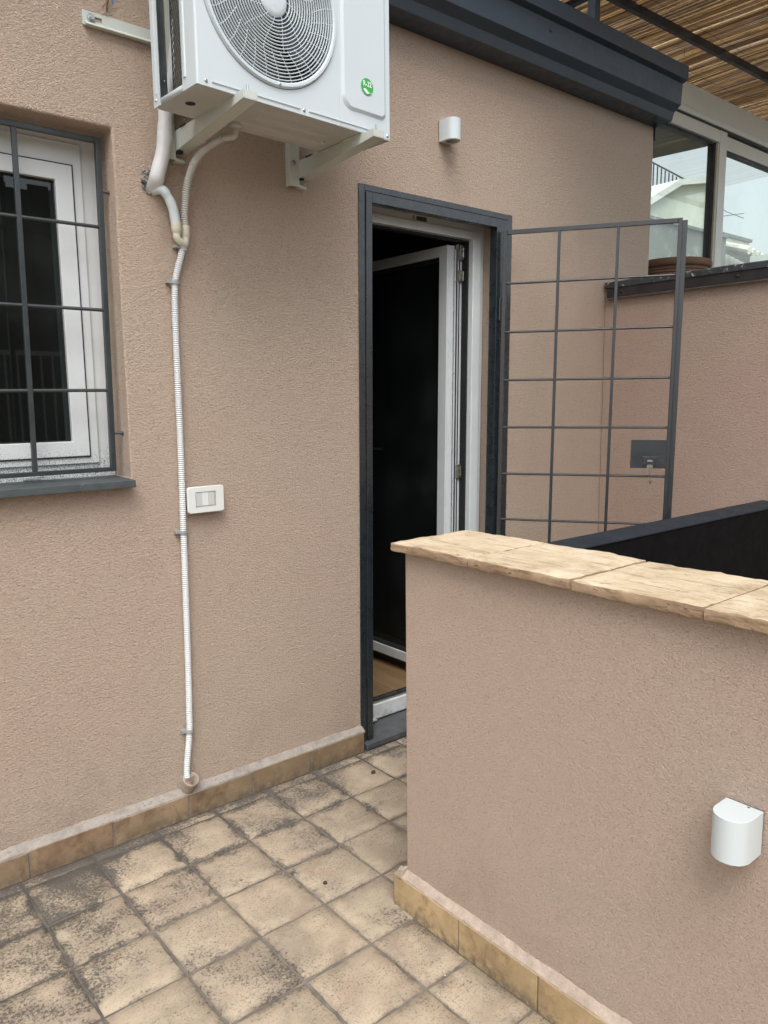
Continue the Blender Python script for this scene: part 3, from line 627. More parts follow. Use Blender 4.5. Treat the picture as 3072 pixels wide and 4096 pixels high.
gpart(MB().box(0.016, 0.671, -0.007, 0.008, 1.9945, 2.0117), 'top_rail', bevel=0.001)
gpart(MB().box(0.016, 0.671, -0.007, 0.008, 0.035, 0.050), 'bottom_rail', bevel=0.001)
for s0 in (0.2183, 0.4450): gpart(MB().box(s0, s0+0.0120, -0.0065, 0.0055, 0.051, 1.994), 'upright_bar', bevel=0.0008)
for k in range(9):
    zz = 1.8025-0.1968*k
    gpart(MB().tube([(0.006, 0.010, zz), (0.674, 0.010, zz)], 0.0050, 10), 'cross_bar')
gpart(MB().box(0.5360, 0.6715, -0.0105, -0.0085, 1.049, 1.163), 'lock_plate', bevel=0.0004)
gpart(MB().box(0.5365, 0.6705, -0.0084, 0.012, 1.052, 1.16), 'lock_case', bevel=0.001)
lk = gpart(MB().box(0.5825, 0.638, -0.0145, -0.0107, 1.0605, 1.096), 'lock_cover', bevel=0.0012)
o = MB().box(0.600, 0.622, -0.0152, -0.0147, 1.0775, 1.0800).lathe([(0.0001, -0.0004), (0.0025, 0), (0.0025, .001)], (0.588, -0.0148, 1.079), 'y', 10).lathe([(0.0001, -0.0004), (0.0025, 0), (0.0025, .001)], (0.6325, -0.0148, 1.079), 'y', 10).box(0.609, 0.617, -0.014, -0.0108, 1.0962, 1.0995).build('keyhole', 'gasket', xf=gx, smooth=0); keep(o, gate)
for zz in (1.70, 0.30):
    gpart(MB().lathe([(0.0001, 0.045), (0.0055, 0.045), (0.0055, -0.045), (0.0001, -0.045)], (-0.0085, -0.002, zz), 'z', 12), 'hinge')
key = empty('key_pair', gx((0.611, -0.017, 1.079)), 'two nickel keys on a ring, one in the gate lock and one hanging', 'keys')
keep(MB().box(0.601, 0.621, -0.0285, -0.0265, 1.0755, 1.0815).box(0.609, 0.613, -0.0264, -0.0153, 1.0775, 1.0795).build('lock_key', 'key', xf=gx, bevel=0.0006), key)
keep(MB().tube([(0.618+0.006*math.cos(a), -0.0275+0.0*a, 1.0705+0.0075*math.sin(a)) for a in [i*2*PI/16 for i in range(17)]], 0.0007, 6, cap=False).build('key_ring', 'key', xf=gx), key)
hk = MB()
hk.prism([(0.601, 1.045), (0.622, 1.045), (0.6235, 1.048), (0.6235, 1.061), (0.621, 1.064), (0.604, 1.065), (0.6005, 1.062), (0.6, 1.048)], 'y', -0.0275, -0.0255)
hk.tube([(0.6122, -0.0265, 1.046), (0.6142, -0.0265, 0.986)], 0.0018, 8)
hk.prism([(0.606, 0.999), (0.608, 0.9925), (0.6115, 0.993), (0.6115, 0.9885), (0.617, 0.9885), (0.617, 0.993), (0.621, 0.9925), (0.6225, 0.999), (0.618, 1.0025), (0.609, 1.0025)], 'y', -0.0270, -0.0260)
keep(hk.build('hanging_key', 'key', xf=gx, smooth=20), key)

# ------------------------------------------------------------------ grille in front of the window
wg = empty('window_grille', (0.3, 0.05, 1.12), 'grey iron bar grille fixed inside the recess of the left window', 'window grille')
def wgp(m, name, xf=None, **k): return keep(m.build(name, 'iron_teal', xf=xf, **k), wg)
tl = lambda v: (v[0]+0.011*(v[2]-1.6), v[1], v[2])
wgp(MB().box(0.8475, 0.8625, 0.042, 0.058, 1.131, 2.069), 'stile', tl, bevel=0.0012); wgp(MB().box(-0.333, -0.318, 0.042, 0.058, 1.131, 2.069), 'stile', tl, bevel=0.0012)
wgp(MB().box(-0.318, 0.8474, 0.043, 0.057, 2.0545, 2.069), 'top_rail', tl, bevel=0.0012); wgp(MB().box(-0.318, 0.8474, 0.043, 0.057, 1.131, 1.1435), 'bottom_rail', tl, bevel=0.0012)
for k in range(5): wgp(MB().box(0.6275-0.2315*k, 0.6405-0.2315*k, 0.0435, 0.0565, 1.1436, 2.0544), 'upright_bar', tl, bevel=0.0012)
for zz in (1.8283, 1.5975, 1.3685): wgp(MB().tube([(-0.326, 0.050, zz-0.004), (0.855, 0.050, zz)], 0.0050, 10), 'cross_bar', tl)
for zz in (1.926, 1.243):
    for sx in (0.862, -0.352): wgp(MB().tube([(sx-0.002 if sx > 0 else sx-0.002, 0.048, zz), (sx+0.012, 0.046, zz), (sx+0.025, 0.045, zz-0.002)], [0.0042, 0.0045, 0.006], 8), 'wall_pin')

# ------------------------------------------------------------------ low wall (parapet) with coping tiles
par = empty('parapet_wall', (1.36, -2.0, 0), 'low pinkish rendered wall in front at right, topped with cream terracotta tiles', 'low wall')
keep(MB().box(1.245, 1.470, -3.60, -0.812, -0.2, 0.9615).build('wall_body', 'stucco_low', bevel=0.006, segs=3, smooth=0), par)
ys = [-0.785, -1.0255, -1.268, -1.5085, -1.749, -1.989, -2.229, -2.469, -2.709]
for k, (a, b) in enumerate(zip(ys, ys[1:])):
    keep(MB().box(1.224-0.0008*(k % 2), 1.239, b+.002, a-.002, -0.004, 0.0855).build('skirting_tile', 'skirt_low', bevel=0.0018), par)
keep(MB().box(1.2265, 1.246, -3.6, -0.812, -0.006, 0.083).box(1.226, 1.485, -0.812, -0.792, -0.006, 0.084).build('skirting_bed', 'mortar_dark', smooth=0), par)
keep(MB().box(1.2245, 1.490, -0.795, -0.7835, -0.004, 0.0855).build('skirting_tile', 'skirt_low', bevel=0.0018), par)
keep(fillet(-3.6, -0.790, lambda t, y, z: (1.2455+y, t, z), 420, 5.0, 'mortar_fillet', 'mortar_pink', None, 0.0865, 0.1040, 0.0205), par)
keep(fillet(1.224, 1.49, lambda t, y, z: (t, -0.812-y, z), 50, 7.0, 'mortar_fillet', 'mortar_pink', None, 0.0865, 0.1115, 0.0275), par)
def coping(y0, y1, seed, z=0.0, dx=0.0):
    x0, x1 = 1.2185+dx, 1.4935+dx; nx, ny, nz = 18, 20, 4; m = MB(); zb, zt = 0.9625+z, 0.9845+z
    def pt(i, j, k):
        u, v, w = i/nx, j/ny, k/nz; x = x0+(x1-x0)*u; y = y0+(y1-y0)*v; zz = zb+(zt-zb)*w
        nn = lambda s, f: noise.noise(Vector((x*f+seed*7, y*f, zz*f*1.5+s)))
        if i == 0: x += 0.0014*nn(1, 34)+0.0026*nn(4, 110)+(0.0012 if k in (0, nz) else 0)
        if i == nx: x += 0.0042*nn(2, 36)-(0.0012 if k in (0, nz) else 0)
        if j == 0: y += 0.0009*nn(3, 60)+(0.0008 if k == nz else 0)
        if j == ny: y += 0.0009*nn(5, 60)-(0.0008 if k == nz else 0)
        if k == nz: zz += 0.0018*nn(6, 11)+0.0012*nn(7, 45)-(0.0020+0.0016*nn(9, 70) if (i in (0, nx) or j in (0, ny)) else 0)
        if k == 0: zz += 0.0014*nn(8, 34)+0.001*nn(3, 120)
        return (x, y, zz)
    idx = {}; vs = []
    def V(i, j, k):
        if (i, j, k) not in idx: idx[(i, j, k)] = len(vs); vs.append(pt(i, j, k))
        return idx[(i, j, k)]
    ft, fe = [], []
    for i in range(nx):
        for j in range(ny):
            ft.append((V(i,j,nz), V(i+1,j,nz), V(i+1,j+1,nz), V(i,j+1,nz))); fe.append((V(i,j,0), V(i,j+1,0), V(i+1,j+1,0), V(i+1,j,0)))
    for k in range(nz):
        for i in range(nx):
            fe.append((V(i,0,k), V(i+1,0,k), V(i+1,0,k+1), V(i,0,k+1))); fe.append((V(i,ny,k), V(i,ny,k+1), V(i+1,ny,k+1), V(i+1,ny,k)))
        for j in range(ny):
            fe.append((V(0,j,k), V(0,j,k+1), V(0,j+1,k+1), V(0,j+1,k))); fe.append((V(nx,j,k), V(nx,j+1,k), V(nx,j+1,k+1), V(nx,j,k+1)))
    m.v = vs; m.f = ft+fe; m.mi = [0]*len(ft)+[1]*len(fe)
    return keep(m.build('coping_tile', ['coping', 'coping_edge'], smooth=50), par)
cj = [-0.7875, -1.0535, -1.3305, -1.6035, -1.876, -2.148, -2.42, -2.69, -2.96, -3.23, -3.50]
for k, (a, b) in enumerate(zip(cj, cj[1:])): coping(b+0.0021, a-0.0021, k+1, 0.0012*math.sin(k*2.1), 0.0015*math.cos(k*3.3))
keep(MB().box(1.2255, 1.4865, -3.4, -0.80, 0.9616, 0.9755).build('joint_mortar', 'mortar', smooth=0), par)

# ------------------------------------------------------------------ wall at the right with steel edge, black stair parapet, upper terrace
side = empty('side_wall', (3.30, -1.5, 0), 'rendered wall meeting the house at right, edged on top with dark steel angle', 'garden wall')
keep(MB().box(3.2384, 3.50, -3.8, -0.001, -0.2, 1.852).build('wall_body', 'stucco_side', bevel=0.005, smooth=0), side)
sa = keep(MB().box(3.224, 3.2375, -3.8, -0.019, 1.7985, 1.8420).build('steel_angle', 'steel_dark', bevel=0.001), side)
keep(MB().prism([(3.2375, 1.7955), (3.2130, 1.7915), (3.2125, 1.7955), (3.2375, 1.7995)], 'y', -3.8, -0.019).build('steel_lip', 'steel_lip', smooth=0), side)
for yy in (-0.098, -0.645, -1.19, -1.74):
    keep(MB().lathe([(0.0001, -0.007), (0.005, -0.006), (0.0085, 0.0)], (3.2238, yy, 1.8225), 'x', 12).build('bolt', 'steel_dark'), side)
m = MB(); n = 160; vs = []
for i in range(n+1):
    t = -3.8+(3.8-0.012)*i/n; w = 0.003*noise.noise(Vector((t*9, 3, 1)))+0.0025*noise.noise(Vector((t*38, 1, 1)))
    vs += [(3.2375, t, 1.8425), (3.2185+w, t, 1.8425), (3.2165+w, t, 1.8655+w*0.8), (3.2255, t, 1.8705+w), (3.52, t, 1.874), (3.52, t, 1.853)]
m.add(vs, [(i*6+j, i*6+(j+1) % 6, (i+1)*6+(j+1) % 6, (i+1)*6+j) for i in range(n) for j in range(6)]+[(5,4,3,2,1,0), tuple(n*6+j for j in range(6))])
keep(m.build('bitumen_flashing', 'bitumen', smooth=50), side)
sp = empty('stair_parapet', (2.3, -0.85, 0), 'black sheet metal parapet with rounded top tinted by a painted sky reflection behind the low wall', 'parapet panel')
keep(MB().box(1.4745, 3.2365, -0.893, -0.795, 0.0, 0.893).build('panel', 'black_panel', bevel=0.002), sp)
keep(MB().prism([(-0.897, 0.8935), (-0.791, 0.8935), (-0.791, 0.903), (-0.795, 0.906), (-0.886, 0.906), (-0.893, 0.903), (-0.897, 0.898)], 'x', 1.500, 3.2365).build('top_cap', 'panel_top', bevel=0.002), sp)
ut = MB().box(3.501, 9.0, -3.8, 1.2, -3.0, 1.66).build('upper_terrace', 'concrete', smooth=0); tag(ut, kind='structure')

# ------------------------------------------------------------------ glazed veranda
ver = empty('glazed_veranda', (5.0, 0.45, 1.66), 'white aluminium framed veranda glazing beyond the end of the house', 'veranda')
def vp(m, name, mat, **k): return keep(m.build(name, mat, **k), ver)  # glazing parts scaled about the camera onto a deeper plane, baked into the coordinates
vp(MB().box(3.63, 8.0, 0.4, 0.59, 3.0711, 3.2037), 'roller_box', 'alu_white', bevel=0.003)
vp(MB().prism([(0.408, 3.0402), (0.59, 3.0402), (0.59, 3.0705), (0.4, 3.0705), (0.4, 3.0567)], 'x', 3.63, 8.0), 'drip_profile', 'alu_white', bevel=0.002)
vp(MB().box(3.63, 8.0, 0.416, 0.48, 3.0225, 3.0396), 'head_channel', 'coat_dark', smooth=0)
vp(MB().box(3.63, 5.0392, 0.41, 0.475, 2.9484, 3.0219), 'head_frame', 'alu_white', bevel=0.002)
vp(MB().box(5.0392, 5.1276, 0.406, 0.475, 1.7, 3.0219), 'mullion', 'alu_white', bevel=0.003)
vp(MB().box(5.0061, 5.0381, 0.428, 0.475, 1.7, 2.9473), 'mullion_seal', 'steel_dark', bevel=0.002)
vp(MB().box(5.0204, 5.0387, 0.414, 0.427, 1.7, 2.9429), 'mullion_trim', 'cream', bevel=0.001)
vp(MB().box(3.63, 4.9895, 0.428, 0.475, 2.9319, 2.9479), 'head_seal', 'steel_dark', smooth=0)
vp(MB().box(5.1287, 8.0, 0.42, 0.475, 2.9252, 3.0092), 'sliding_frame', 'alu_white', bevel=0.003)
vp(MB().box(5.1287, 8.0, 0.428, 0.475, 2.9142, 2.9247), 'frame_seal', 'steel_dark', smooth=0)
vp(MB().box(3.63, 8.0, 0.41, 0.475, 1.661, 1.7), 'bottom_rail', 'alu_white', bevel=0.002)
vp(MB().box(6.5753, 6.6637, 0.406, 0.475, 1.7, 3.0219), 'mullion', 'alu_white', bevel=0.003)
vp(MB().box(3.63, 5.0061, 0.45, 0.456, 1.7, 2.9341), 'pane', 'glass_v', smooth=0)
vp(MB().box(5.1287, 6.5742, 0.45, 0.456, 1.7, 2.9142), 'pane', 'glass_v', smooth=0)
vp(MB().box(6.6648, 8.0, 0.45, 0.456, 1.7, 2.9142), 'pane', 'glass_v', smooth=0)
m = MB(); m.add([(3.63,0.595,3.10),(5.55,0.595,3.10),(5.45,1.35,3.10),(3.63,1.70,3.10),(3.63,0.595,3.16),(5.55,0.595,3.16),(5.45,1.35,3.16),(3.63,1.70,3.16)], [(3,2,1,0),(4,5,6,7),(0,1,5,4),(1,2,6,5),(2,3,7,6),(3,0,4,7)])
vp(m, 'ceiling_board', 'ceil_dark', smooth=0)
vp(MB().tube([(4.48, 0.61, 3.075), (5.25, 1.37, 3.075)], 0.022, 4), 'ceiling_beam', 'steel_dark', smooth=0)
vp(MB().box(5.42, 5.48, 1.55, 1.61, 1.66, 3.6), 'rear_post', 'alu_white', bevel=0.002)

pot = empty('plant_pot', (4.003, 0.10, 1.66), 'large ribbed brown terracotta pot standing in front of the veranda glass', 'plant pot')
pr = [(0.0001, -0.0450), (0.115, -0.0450), (0.122, -0.02), (0.163, 0.18)]
for k in range(8):
    r = 0.168+0.0022*k; z0 = 0.19+0.0145*k; pr += [(r, z0), (r+0.004, z0+0.003), (r+0.004, z0+0.009), (r+0.0005, z0+0.012)]
pr += [(0.186, 0.308), (0.193, 0.311), (0.199, 0.319), (0.200, 0.332), (0.197, 0.343), (0.190, 0.349), (0.178, 0.345), (0.174, 0.33), (0.170, 0.325), (0.0001, 0.328)]
m = MB().lathe(pr, (4.003, 0.100, 1.7055), 'z', 56); o = m.build('pot_body', 'pot'); keep(o, pot)

# ------------------------------------------------------------------ reed pergola above
perg = empty('pergola', (4.5, 0.3, 1.66), 'reed mat pergola roof on dark steel beams above the terrace at right', 'pergola')
def pp(m, name, mat, **k): return keep(m.build(name, mat, **k), perg)
rot = lambda v: (v[0], v[1]-0.021*(v[0]-4.25), v[2])
pp(MB().box(2.4, 8.2, 0.226, 0.252, 3.300, 3.345), 'beam', 'fascia', bevel=0.001, xf=rot)
pp(MB().box(2.4, 8.2, 0.985, 1.015, 3.300, 3.345), 'beam', 'fascia', bevel=0.001)
pp(MB().box(2.4, 8.2, -1.25, -1.22, 3.300, 3.345), 'beam', 'fascia', bevel=0.001)
pp(MB().box(3.41, 3.45, -1.26, 1.0, 3.275, 3.2995), 'cross_beam', 'fascia', bevel=0.001)
pp(MB().box(2.959, 2.996, -0.10, -0.062, 2.878, 3.300), 'post', 'fascia', bevel=0.001)
pp(MB().box(5.6, 5.64, -1.27, -1.23, 1.66, 3.300), 'post', 'fascia', bevel=0.001)
R = random.Random(11); V_, F_, A_ = [], [], []; x = 2.42; rid = 0
while x < 7.6:
    rid += 1; r = R.uniform(0.0036, 0.0056); gap = R.choice((0.0, 0.0, 0.0, 0.0, 0.0, 0.0003, 0.0008)) if R.random() > 0.055 else R.uniform(0.0045, 0.0085)
    x += 2*r*0.89+gap; ph = R.uniform(0, 99); sl = R.gauss(0, 0.0014); y0, y1 = -1.32, 1.02; ns = 11; z0 = 3.352+R.uniform(-0.003, 0.004); pts = []
    for i in range(ns+1):
        t = i/ns; pts.append(Vector((x+sl*(t-.5)*8+0.0024*noise.noise(Vector((t*3.5, ph, 0))), y0+(y1-y0)*t+R.uniform(-.01, .01)*(i in (0, ns)), z0+0.004*noise.noise(Vector((t*4, ph, 5)))+0.006*math.sin(t*9+x*3))))
    base = len(V_); sg = 5
    for i, p in enumerate(pts):
        rr = r*(1+0.10*noise.noise(Vector((i*1.7, ph, 8)))+(0.14 if i % 3 == rid % 3 else 0))
        for k in range(sg): a = PI+k*PI/(sg-1); V_.append((p.x+rr*math.cos(a), p.y, p.z+rr*0.8*math.sin(a))); A_.append(float(rid))
    for i in range(ns):
        for k in range(sg-1): F_.append((base+i*sg+k, base+i*sg+k+1, base+(i+1)*sg+k+1, base+(i+1)*sg+k))
for k in range(260):                        # broken ends and leaf sheaths caught in the mat
    cx, cy = R.uniform(2.5, 7.4), R.uniform(-1.2, 0.95); a = R.uniform(0, PI); L = R.uniform(0.01, 0.045); w = 0.0022; base = len(V_); z = 3.344
    dx, dy = math.cos(a)*L, math.sin(a)*L
    for (ux, uy, uz) in ((-dx-w, -dy, 0), (-dx+w, -dy, 0.002), (dx+w, dy, -0.004), (dx-w, dy, -0.006)): V_.append((cx+ux, cy+uy, z+uz)); A_.append(float(k*3))
    F_.append((base, base+1, base+2, base+3))
me = bpy.data.meshes.new('reed_mat'); me.from_pydata(V_, [], F_); at = me.attributes.new('reed', 'FLOAT', 'POINT'); at.data.foreach_set('value', A_)
me.polygons.foreach_set('use_smooth', [True]*len(me.polygons)); me.materials.append(M['reed'])
mat_o = bpy.data.objects.new('reed_mat', me); COL.objects.link(mat_o); mat_o['kind'] = 'stuff'; keep(mat_o, perg)
up = bpy.data.objects.new('upper_reed_mat', me); COL.objects.link(up); up['kind'] = 'stuff'; keep(up, perg); up.location = (up.location.x+0.0047, up.location.y, up.location.z+0.011)
m = MB()
for k in range(7): m.tube([(2.4+0.26*i, -1.15+0.33*k+0.004*math.sin(i*2), 3.3425) for i in range(21)], 0.0008, 5)
pp(m, 'tie_wire', 'mesh')

# ------------------------------------------------------------------ buildings added behind the veranda glass in place of its reflections
nb = empty('reflection_house', (10.5, 4.5, -3.6), 'pale rendered gable added behind the veranda pane in place of a reflection', 'house')
keep(MB().prism([(7.5, -3.6), (11.9, -3.6), (11.9, 4.44), (11.5, 4.48), (10.70, 4.32), (10.05, 4.0), (7.5, 2.7)], 'y', 4.0, 7.5).build('gable_wall', 'far_render', smooth=0), nb)
keep(MB().prism([(7.4, 2.72), (10.05, 4.0), (10.7, 4.32), (11.5, 4.48), (11.95, 4.44), (11.95, 4.50), (11.5, 4.56), (10.66, 4.39), (7.4, 2.83)], 'y', 3.9, 7.5).build('roof_edge', 'far_white', smooth=0), nb)
keep(MB().box(7.5, 11.85, 3.80, 3.99, -3.6, 3.70).box(7.5, 11.85, 3.76, 3.99, 3.701, 3.74).build('lower_wall', 'concrete', smooth=0), nb)
for i in range(12): keep(MB().box(10.75+0.11*i, 10.765+0.11*i, 4.6, 4.615, 4.30, 4.86-0.012*i).build('railing_bar', 'iron'), nb)
keep(MB().tube([(10.7, 4.6, 4.87), (12.1, 4.6, 4.74)], 0.012, 6).build('railing_rail', 'iron'), nb)
nb2 = empty('reflection_house', (13.0, 4.5, -3.6), 'low tiled building with an aerial added behind the right pane as its reflection', 'house')
keep(MB().box(12.05, 13.42, 4.2, 6.5, -3.6, 3.88).build('parapet', 'far_white', smooth=0), nb2)
keep(MB().box(12.03, 13.44, 4.15, 6.5, 3.881, 3.93).build('parapet_coping', 'concrete', smooth=0), nb2)
for i in range(12):
    xx = 12.10+0.16*i
    keep(MB().tube([(xx, 4.15, 3.72-0.02*i), (xx, 3.55, 3.52-0.02*i)], 0.06, 8).build('roof_tile', 'far_tile'), nb2)
keep(MB().box(12.02, 14.4, 3.0, 3.5, -3.6, 3.42).build('eaves_wall', 'far_white', smooth=0), nb2)
aer = empty('reflection_aerial', (12.2, 4.4, 3.93), 'thin rooftop pole with aerial wires, part of the added reflection above the tiled building', 'aerial')
keep(MB().tube([(12.2, 4.4, 3.93), (12.42, 4.4, 4.50)], 0.018, 8).build('pole', 'clip'), aer)
keep(MB().tube([(12.42, 4.4, 4.49), (13.0, 4.4, 4.36), (13.6, 4.4, 4.34)], 0.006, 5).tube([(12.1, 4.4, 4.18), (12.9, 4.4, 4.28), (13.6, 4.4, 4.42)], 0.006, 5).build('aerial_wire', 'mesh'), aer)
keep(MB().tube([(12.7, 4.4, 3.93), (12.7, 4.4, 4.35)], 0.010, 6).build('mast', 'clip'), aer)
for k in range(5): keep(MB().tube([(12.5-0.02*k, 4.4, 4.02+0.03*k), (12.95-0.03*k, 4.4, 4.03+0.03*k)], 0.005, 5).build('aerial_rod', 'mesh'), aer)

# ------------------------------------------------------------------ air conditioner outdoor unit
AW, AD, AH = 0.652, 0.2236, 0.50
ac = empty('air_conditioner', (0.9521, -0.385, 2.1068), 'white air conditioner outdoor unit with round fan grille mounted high on the wall', 'air conditioner', rz=math.radians(3.03))
def ap(m, name, mat, par=ac, **k): return m.build(name, mat, par, **k)
FC = (0.2320, 0.2625); RO, RI = 0.2140, 0.1990
m = MB(); N = 96; cx, cz = FC; rect = (0.006, 0.455, 0.0, AH)
def rectpt(a):
    dx, dz = math.cos(a), math.sin(a); t = 1e9
    if dx > 1e-9: t = min(t, (rect[1]-cx)/dx)
    if dx < -1e-9: t = min(t, (rect[0]-cx)/dx)
    if dz > 1e-9: t = min(t, (rect[3]-cz)/dz)
    if dz < -1e-9: t = min(t, (rect[2]-cz)/dz)
    return (cx+dx*t, cz+dz*t)
vs = []; angs = sorted([i*2*PI/N for i in range(N)]+[math.atan2(z-cz, x-cx) % (2*PI) for x in rect[:2] for z in rect[2:]]); K = len(angs)
for a in angs: p = rectpt(a); vs.append((p[0], 0.0, p[1]))
for a in angs: vs.append((cx+0.2155*math.cos(a), 0.0, cz+0.2155*math.sin(a)))
for a in angs: vs.append((cx+0.2135*math.cos(a), 0.004, cz+0.2135*math.sin(a)))
for a in angs: vs.append((cx+0.2135*math.cos(a), 0.012, cz+0.2135*math.sin(a)))
for a in angs: p = rectpt(a); vs.append((p[0], 0.0015, p[1]))
fs = [(l*K+i, l*K+(i+1) % K, (l+1)*K+(i+1) % K, (l+1)*K+i) for l in range(3) for i in range(K)]
m.add(vs, fs); ap(m, 'front_panel', 'white_metal', smooth=30)
# rounded front-left edge and side flange
arc = [(0.006-0.006*math.sin(a), 0.006-0.006*math.cos(a)) for a in [i*PI/2/5 for i in range(6)]]
outl = [(0.006, 0.0)]+arc[1:]+[(0.0, 0.0715), (0.0018, 0.0715)]+[(0.0018+0.0, 0.008), (0.006, 0.0018)]
m = MB().prism(outl[::-1], 'z', 0.0005, AH); ap(m, 'side_flange', 'white_metal', smooth=40)
ap(MB().prism([(-0.0016, 0.052), (-0.0030, 0.0555), (-0.0030, 0.0600), (-0.0016, 0.0635), (0.0, 0.0640), (0.0, 0.0515)], 'z', 0.030, 0.49), 'stiffening_bead', 'white_metal', smooth=60)
for k, (ua, ub) in enumerate(((0.0415, 0.128), (0.150, 0.3136), (0.3444, 0.566))):
    m = MB().prism([(0.0, 0.0115), (-0.0028, 0.0125), (-0.0028, 0.0145), (0.0, 0.0155)], 'x', ua, ub); ap(m, 'front_bead', 'white_metal', smooth=50)
# right hand cabinet
ap(MB().box(0.4555, AW, 0.0, AD-0.002, 0.0, AH), 'side_cabinet', 'white_metal', bevel=0.003)
cv = [(0.633, 0.49), (0.461, 0.49), (0.461, 0.085)]+[(0.461+0.042*(1-math.cos(a)), 0.085-0.034*math.sin(a)) for a in [i*PI/2/8 for i in range(1, 9)]]+[(0.622, 0.050), (0.633, 0.060)]
n = len(cv); cc = (sum(p[0] for p in cv)/n, sum(p[1] for p in cv)/n)
def inset(p, d): v = Vector((p[0]-cc[0], p[1]-cc[1])); return (p[0]-math.copysign(d, v.x)*(abs(v.x) > 0.03), p[1]-math.copysign(d, v.y)*(abs(v.y) > 0.03))
m = MB(); vs = [(p[0], 0.0005, p[1]) for p in cv]+[(*(lambda q: (q[0], -0.0065, q[1]))(inset(p, 0.0085)),) for p in cv]
m.add(vs, [(i, (i+1) % n, n+(i+1) % n, n+i) for i in range(n)]+[tuple(range(n, 2*n))]); ap(m, 'raised_cover', 'white_metal', bevel=0.0018, smooth=30)
# badge
bd = ap(MB().disc((0.554, -0.0079, 0.1262), 0.0232, 'y', 36, th=0.0011), 'sticker', 'green')
tc = bpy.data.curves.new('sticker_text', 'FONT'); tc.body = 'R-32'; tc.size = 0.0200; tc.align_x = 'CENTER'; tc.align_y = 'CENTER'; tc.extrude = 0.0001; tc.offset = 0.0005
to = bpy.data.objects.new('sticker_text_src', tc); COL.objects.link(to); bpy.context.view_layer.update()
tm = bpy.data.meshes.new_from_object(to.evaluated_get(bpy.context.evaluated_depsgraph_get())); bpy.data.objects.remove(to)
tm.transform(Matrix.Translation((0.554, -0.0083, 0.1330)) @ Matrix.Rotation(PI/2, 4, 'X') @ Matrix.Scale(0.86, 4, (1, 0, 0))); tm.materials.clear(); tm.materials.append(M['label_white'])
tx = bpy.data.objects.new('sticker_text', tm); COL.objects.link(tx); tx.parent = bd
m = MB(); up_ = [(0.538, 0.1185)]+[(0.538+0.024*t, 0.1185-0.012*t+0.0065*math.sin(t*PI)) for t in (0.2, 0.4, 0.6, 0.8)]+[(0.562, 0.1105)]+[(0.538+0.024*t, 0.1185-0.009*t-0.0065*math.sin(t*PI)) for t in (0.8, 0.6, 0.4, 0.2)]
m.prism(up_[::-1], 'y', -0.0087, -0.0083); m.tube([(0.560, -0.0085, 0.1115), (0.566, -0.0085, 0.1100), (0.571, -0.0085, 0.1125)], 0.0008, 5); ap(m, 'leaf_mark', 'label_white', bd, smooth=0)
def screw(u, v, w, ax='y', r=0.0048, par=ac, mat='steel'):
    m = MB()
    if ax == 'y': m.lathe([(0.0001, -0.0035), (r*0.6, -0.0032), (r, -0.0008), (r, 0.0)], (u, v, w), 'y', 12).box(u-r*.55, u+r*.55, v-0.0038, v-0.0030, w-.0006, w+.0006, 1)
    else: m.lathe([(0.0001, -0.0035), (r*0.6, -0.0032), (r, -0.0008), (r, 0.0)], (u, v, w), 'x', 12).box(u-0.0038, u-0.0030, v-r*.55, v+r*.55, w-.0006, w+.0006, 1)
    return m.build('screw', [mat, 'gasket'], par)
screw(0.0254, 0.0, 0.0125); screw(0.3279, 0.0, 0.0125); screw(0.6400, 0.0, 0.0110); screw(-0.0015, 0.2087, 0.0150, 'x', 0.0038); screw(-0.0005, 0.160, 0.05, 'x', 0.002)
# grille: outer ring, concentric wires, curved spokes, hub plate
rg = [(RO-0.0005, 0.003), (RO-0.0015, -0.004), (RO-0.0045, -0.0075), (RI+0.0035, -0.0075), (RI+0.0005, -0.0045), (RI, 0.012), (RI+0.002, 0.012), (RO-0.003, 0.012)]
ap(MB().lathe(rg, (cx, 0.0, cz), 'y', 96, closed=True), 'grille_frame', 'white_grille')
hub = [(0.0001, -0.0085), (0.030, -0.0085), (0.040, -0.0070), (0.0430, -0.0045), (0.0430, 0.003), (0.0001, 0.003)]
ap(MB().lathe(hub, (cx, 0.0, cz), 'y', 48), 'hub_cap', 'white_grille')
def gdepth(r): return -0.0062*(1-((r-0.04)/0.165)**2*0.55)
nr = 18
for k in range(nr):
    r = 0.0515+(0.1935-0.0515)*k/(nr-1); y = gdepth(r)
    pts = [(cx+r*math.cos(a), y, cz+r*math.sin(a)) for a in [i*2*PI/80 for i in range(80)]]
    m = MB(); prof_ = [(r-0.0013, y), (r-0.0009, y-0.0011), (r+0.0009, y-0.0011), (r+0.0013, y), (r+0.0009, y+0.004), (r-0.0009, y+0.004)]
    m.lathe(prof_, (cx, 0, cz), 'y', 80, closed=True); ap(m, 'grille_wire', 'white_grille')
def spoke(r0, r1, a0, tw, w, name):
    pts = []
    for i in range(11):
        t = i/10; r = r0+(r1-r0)*t; a = a0+tw*(t-0.55*t*t); pts.append((cx+r*math.cos(a), gdepth(r)+0.0014, cz+r*math.sin(a)))
    return MB().tube(pts, w, 6).build(name, 'white_grille', ac)
for i in range(12): spoke(0.041, 0.128, i*2*PI/12+0.08, -0.78, 0.00095, 'grille_spoke')
for i in range(30): spoke(0.124, 0.2, i*2*PI/30+0.02, 0.33, 0.00105, 'grille_spoke')
screw(cx+0.012, -0.0062, cz-0.2065, 'y', 0.0045)
